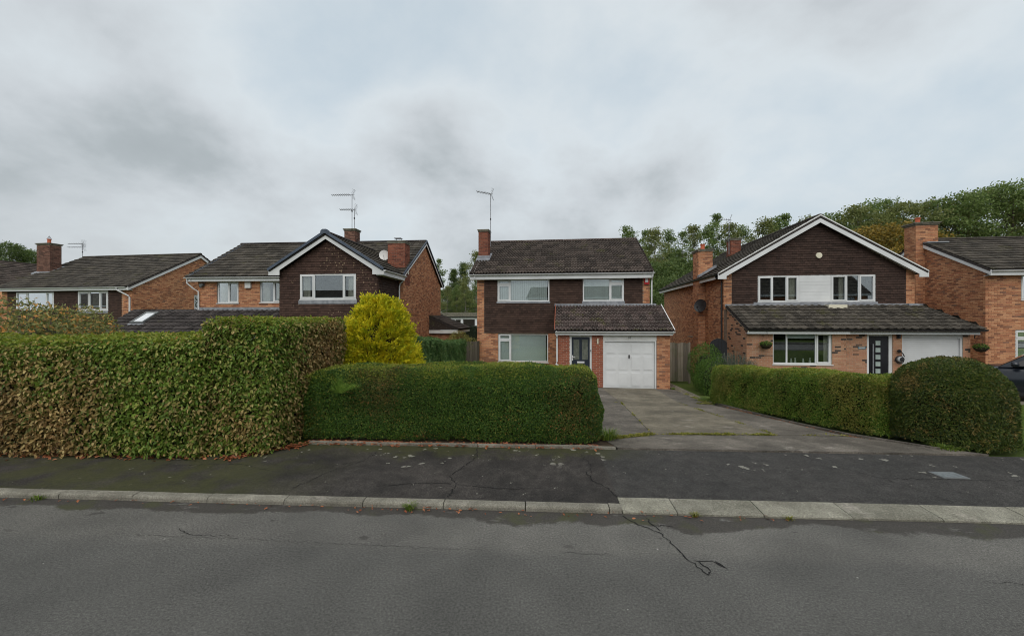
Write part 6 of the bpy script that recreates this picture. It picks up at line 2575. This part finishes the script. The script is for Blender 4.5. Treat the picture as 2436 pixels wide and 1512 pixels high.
# wood to the right of number ten's roof, behind the gable house
G1 = 'slender trees of the wood behind the gable house'
ORD = ['first', 'second', 'third', 'fourth', 'fifth', 'sixth', 'seventh', 'eighth', 'ninth', 'tenth', 'eleventh', 'twelfth', 'thirteenth', 'fourteenth']
L1 = '{} slender tree from the left on the skyline between number 10 and the gable apex'
for i, (px, py, D, key, w) in enumerate([(1500, 545, 52, 'slim_a', 1.0), (1532, 556, 56, 'slim_c', 1.1), (1560, 548, 50, 'slim_b', 1.1), (1592, 556, 55, 'slim_a', 1.0), (1622, 560, 50, 'slim_c', 1.0), (1650, 545, 54, 'slim_b', 1.0),
                                         (1682, 540, 50, 'slim_a', 1.1), (1708, 518, 53, 'slim_c', 1.1), (1740, 540, 50, 'slim_b', 1.0), (1772, 542, 55, 'slim_a', 1.0), (1805, 530, 51, 'slim_b', 1.1), (1838, 524, 54, 'slim_a', 1.1), (1872, 518, 52, 'slim_c', 1.1), (1905, 525, 50, 'slim_b', 1.1)]):
    tree(key, 'slender_tree', L1.format(ORD[i]), at(px, D), D, top_h(py, D) * 1.02, G1, w)
for i, (px, py, D, key) in enumerate([(1515, 610, 46, 'broad_c'), (1570, 625, 44, 'under'), (1620, 615, 47, 'broad_c'), (1670, 600, 62, 'broad_b'), (1590, 600, 66, 'broad_c'), (1520, 590, 68, 'broad_b'), (1740, 600, 60, 'broad_c'), (1545, 690, 38, 'under'), (1585, 660, 40, 'under')]):
    tree(key, 'wood_tree', 'darker lower tree filling the wood between number 10 and the gable house', at(px, D), D, top_h(py, D), 'darker trees filling the wood behind number 10', 1.0)
# bank of trees above the far right roof
for i, (px, py, D, key, w, lab) in enumerate([(1968, 506, 62, 'broad_b', 1.0, 'tree on the skyline just right of the gable apex'), (2028, 488, 58, 'broad_a', 1.05, 'second skyline tree right of the gable apex'), (2092, 474, 61, 'broad_b', 1.0, 'rounded skyline tree above the yellowing tree'),
                                              (2158, 476, 58, 'broad_a', 1.0, 'skyline tree directly left of the right-hand stack'), (2222, 474, 61, 'broad_a', 1.05, 'skyline tree rising behind the right-hand stack'), (2284, 458, 58, 'broad_b', 1.0, 'skyline tree just right of the right-hand stack'),
                                              (2346, 448, 61, 'broad_a', 1.0, 'skyline tree above the middle of the far right roof'), (2408, 432, 57, 'broad_b', 1.1, 'tallest skyline tree, at the right edge'), (2478, 446, 60, 'broad_a', 1.1, 'skyline tree cut by the right edge of the photo')]):
    tree(key, 'broad_tree', lab, at(px, D), D, top_h(py + 8, D), 'trees on the skyline above the right-hand roofs', w)
for i, (px, py, D, key) in enumerate([(1990, 545, 50, 'broad_c'), (2045, 535, 66, 'broad_c'), (2120, 540, 70, 'broad_c'), (2190, 545, 66, 'under')]):
    tree(key, 'wood_tree', 'dark tree of the wood behind the right-hand roofs', at(px, D), D, top_h(py, D), 'dark trees behind the right-hand roofs')
tree('yellow', 'yellowing_tree', 'yellowing tree peeping above the roof of the gable house, left of the right-hand stack', at(2105, 40), 40, top_h(535, 40), None, 1.1)
tree('yellow', 'yellowing_tree', 'small orange-yellow tree behind the right-hand brick stack', at(2210, 40), 40, top_h(556, 40), None, .9)
# between the left neighbour and number ten
for i, (px, py, D, key, lab) in enumerate([(1042, 618, 70, 'slim_c', 'narrow tree just right of the left neighbour\'s gable, far behind'), (1075, 640, 74, 'conifer', 'dark conifer in the gap between the two brick houses'), (1100, 625, 76, 'conifer', 'second dark conifer in the gap, nearer number 10'),
                                           (1128, 600, 72, 'slim_b', 'loose-topped tree behind number 10\'s chimney')]):
    tree(key, 'background_tree', lab, at(px, D), D, top_h(py, D), None, 1.1)
for i, (px, py, D, key) in enumerate([(1040, 675, 62, 'slim_a'), (1062, 680, 60, 'slim_b'), (1085, 678, 61, 'slim_a'), (1108, 672, 60, 'slim_b'), (1130, 660, 62, 'slim_c'), (1150, 655, 64, 'slim_a'), (1050, 690, 66, 'broad_c'), (1090, 690, 68, 'broad_c'), (1128, 690, 68, 'broad_c')]):
    tree(key, 'background_tree', 'light green tree in the belt behind the white bungalow', at(px, D), D, top_h(py, D), 'belt of trees behind the white bungalow', 1.0)
tree('broad_c', 'background_tree', 'dark tree top behind the roofs at the left edge', at(20, 62), 62, top_h(580, 62), None, 1.0)
tree('broad_b', 'background_tree', 'lower tree top just left of the tall brick stack', at(68, 64), 64, top_h(597, 64), None, .8)
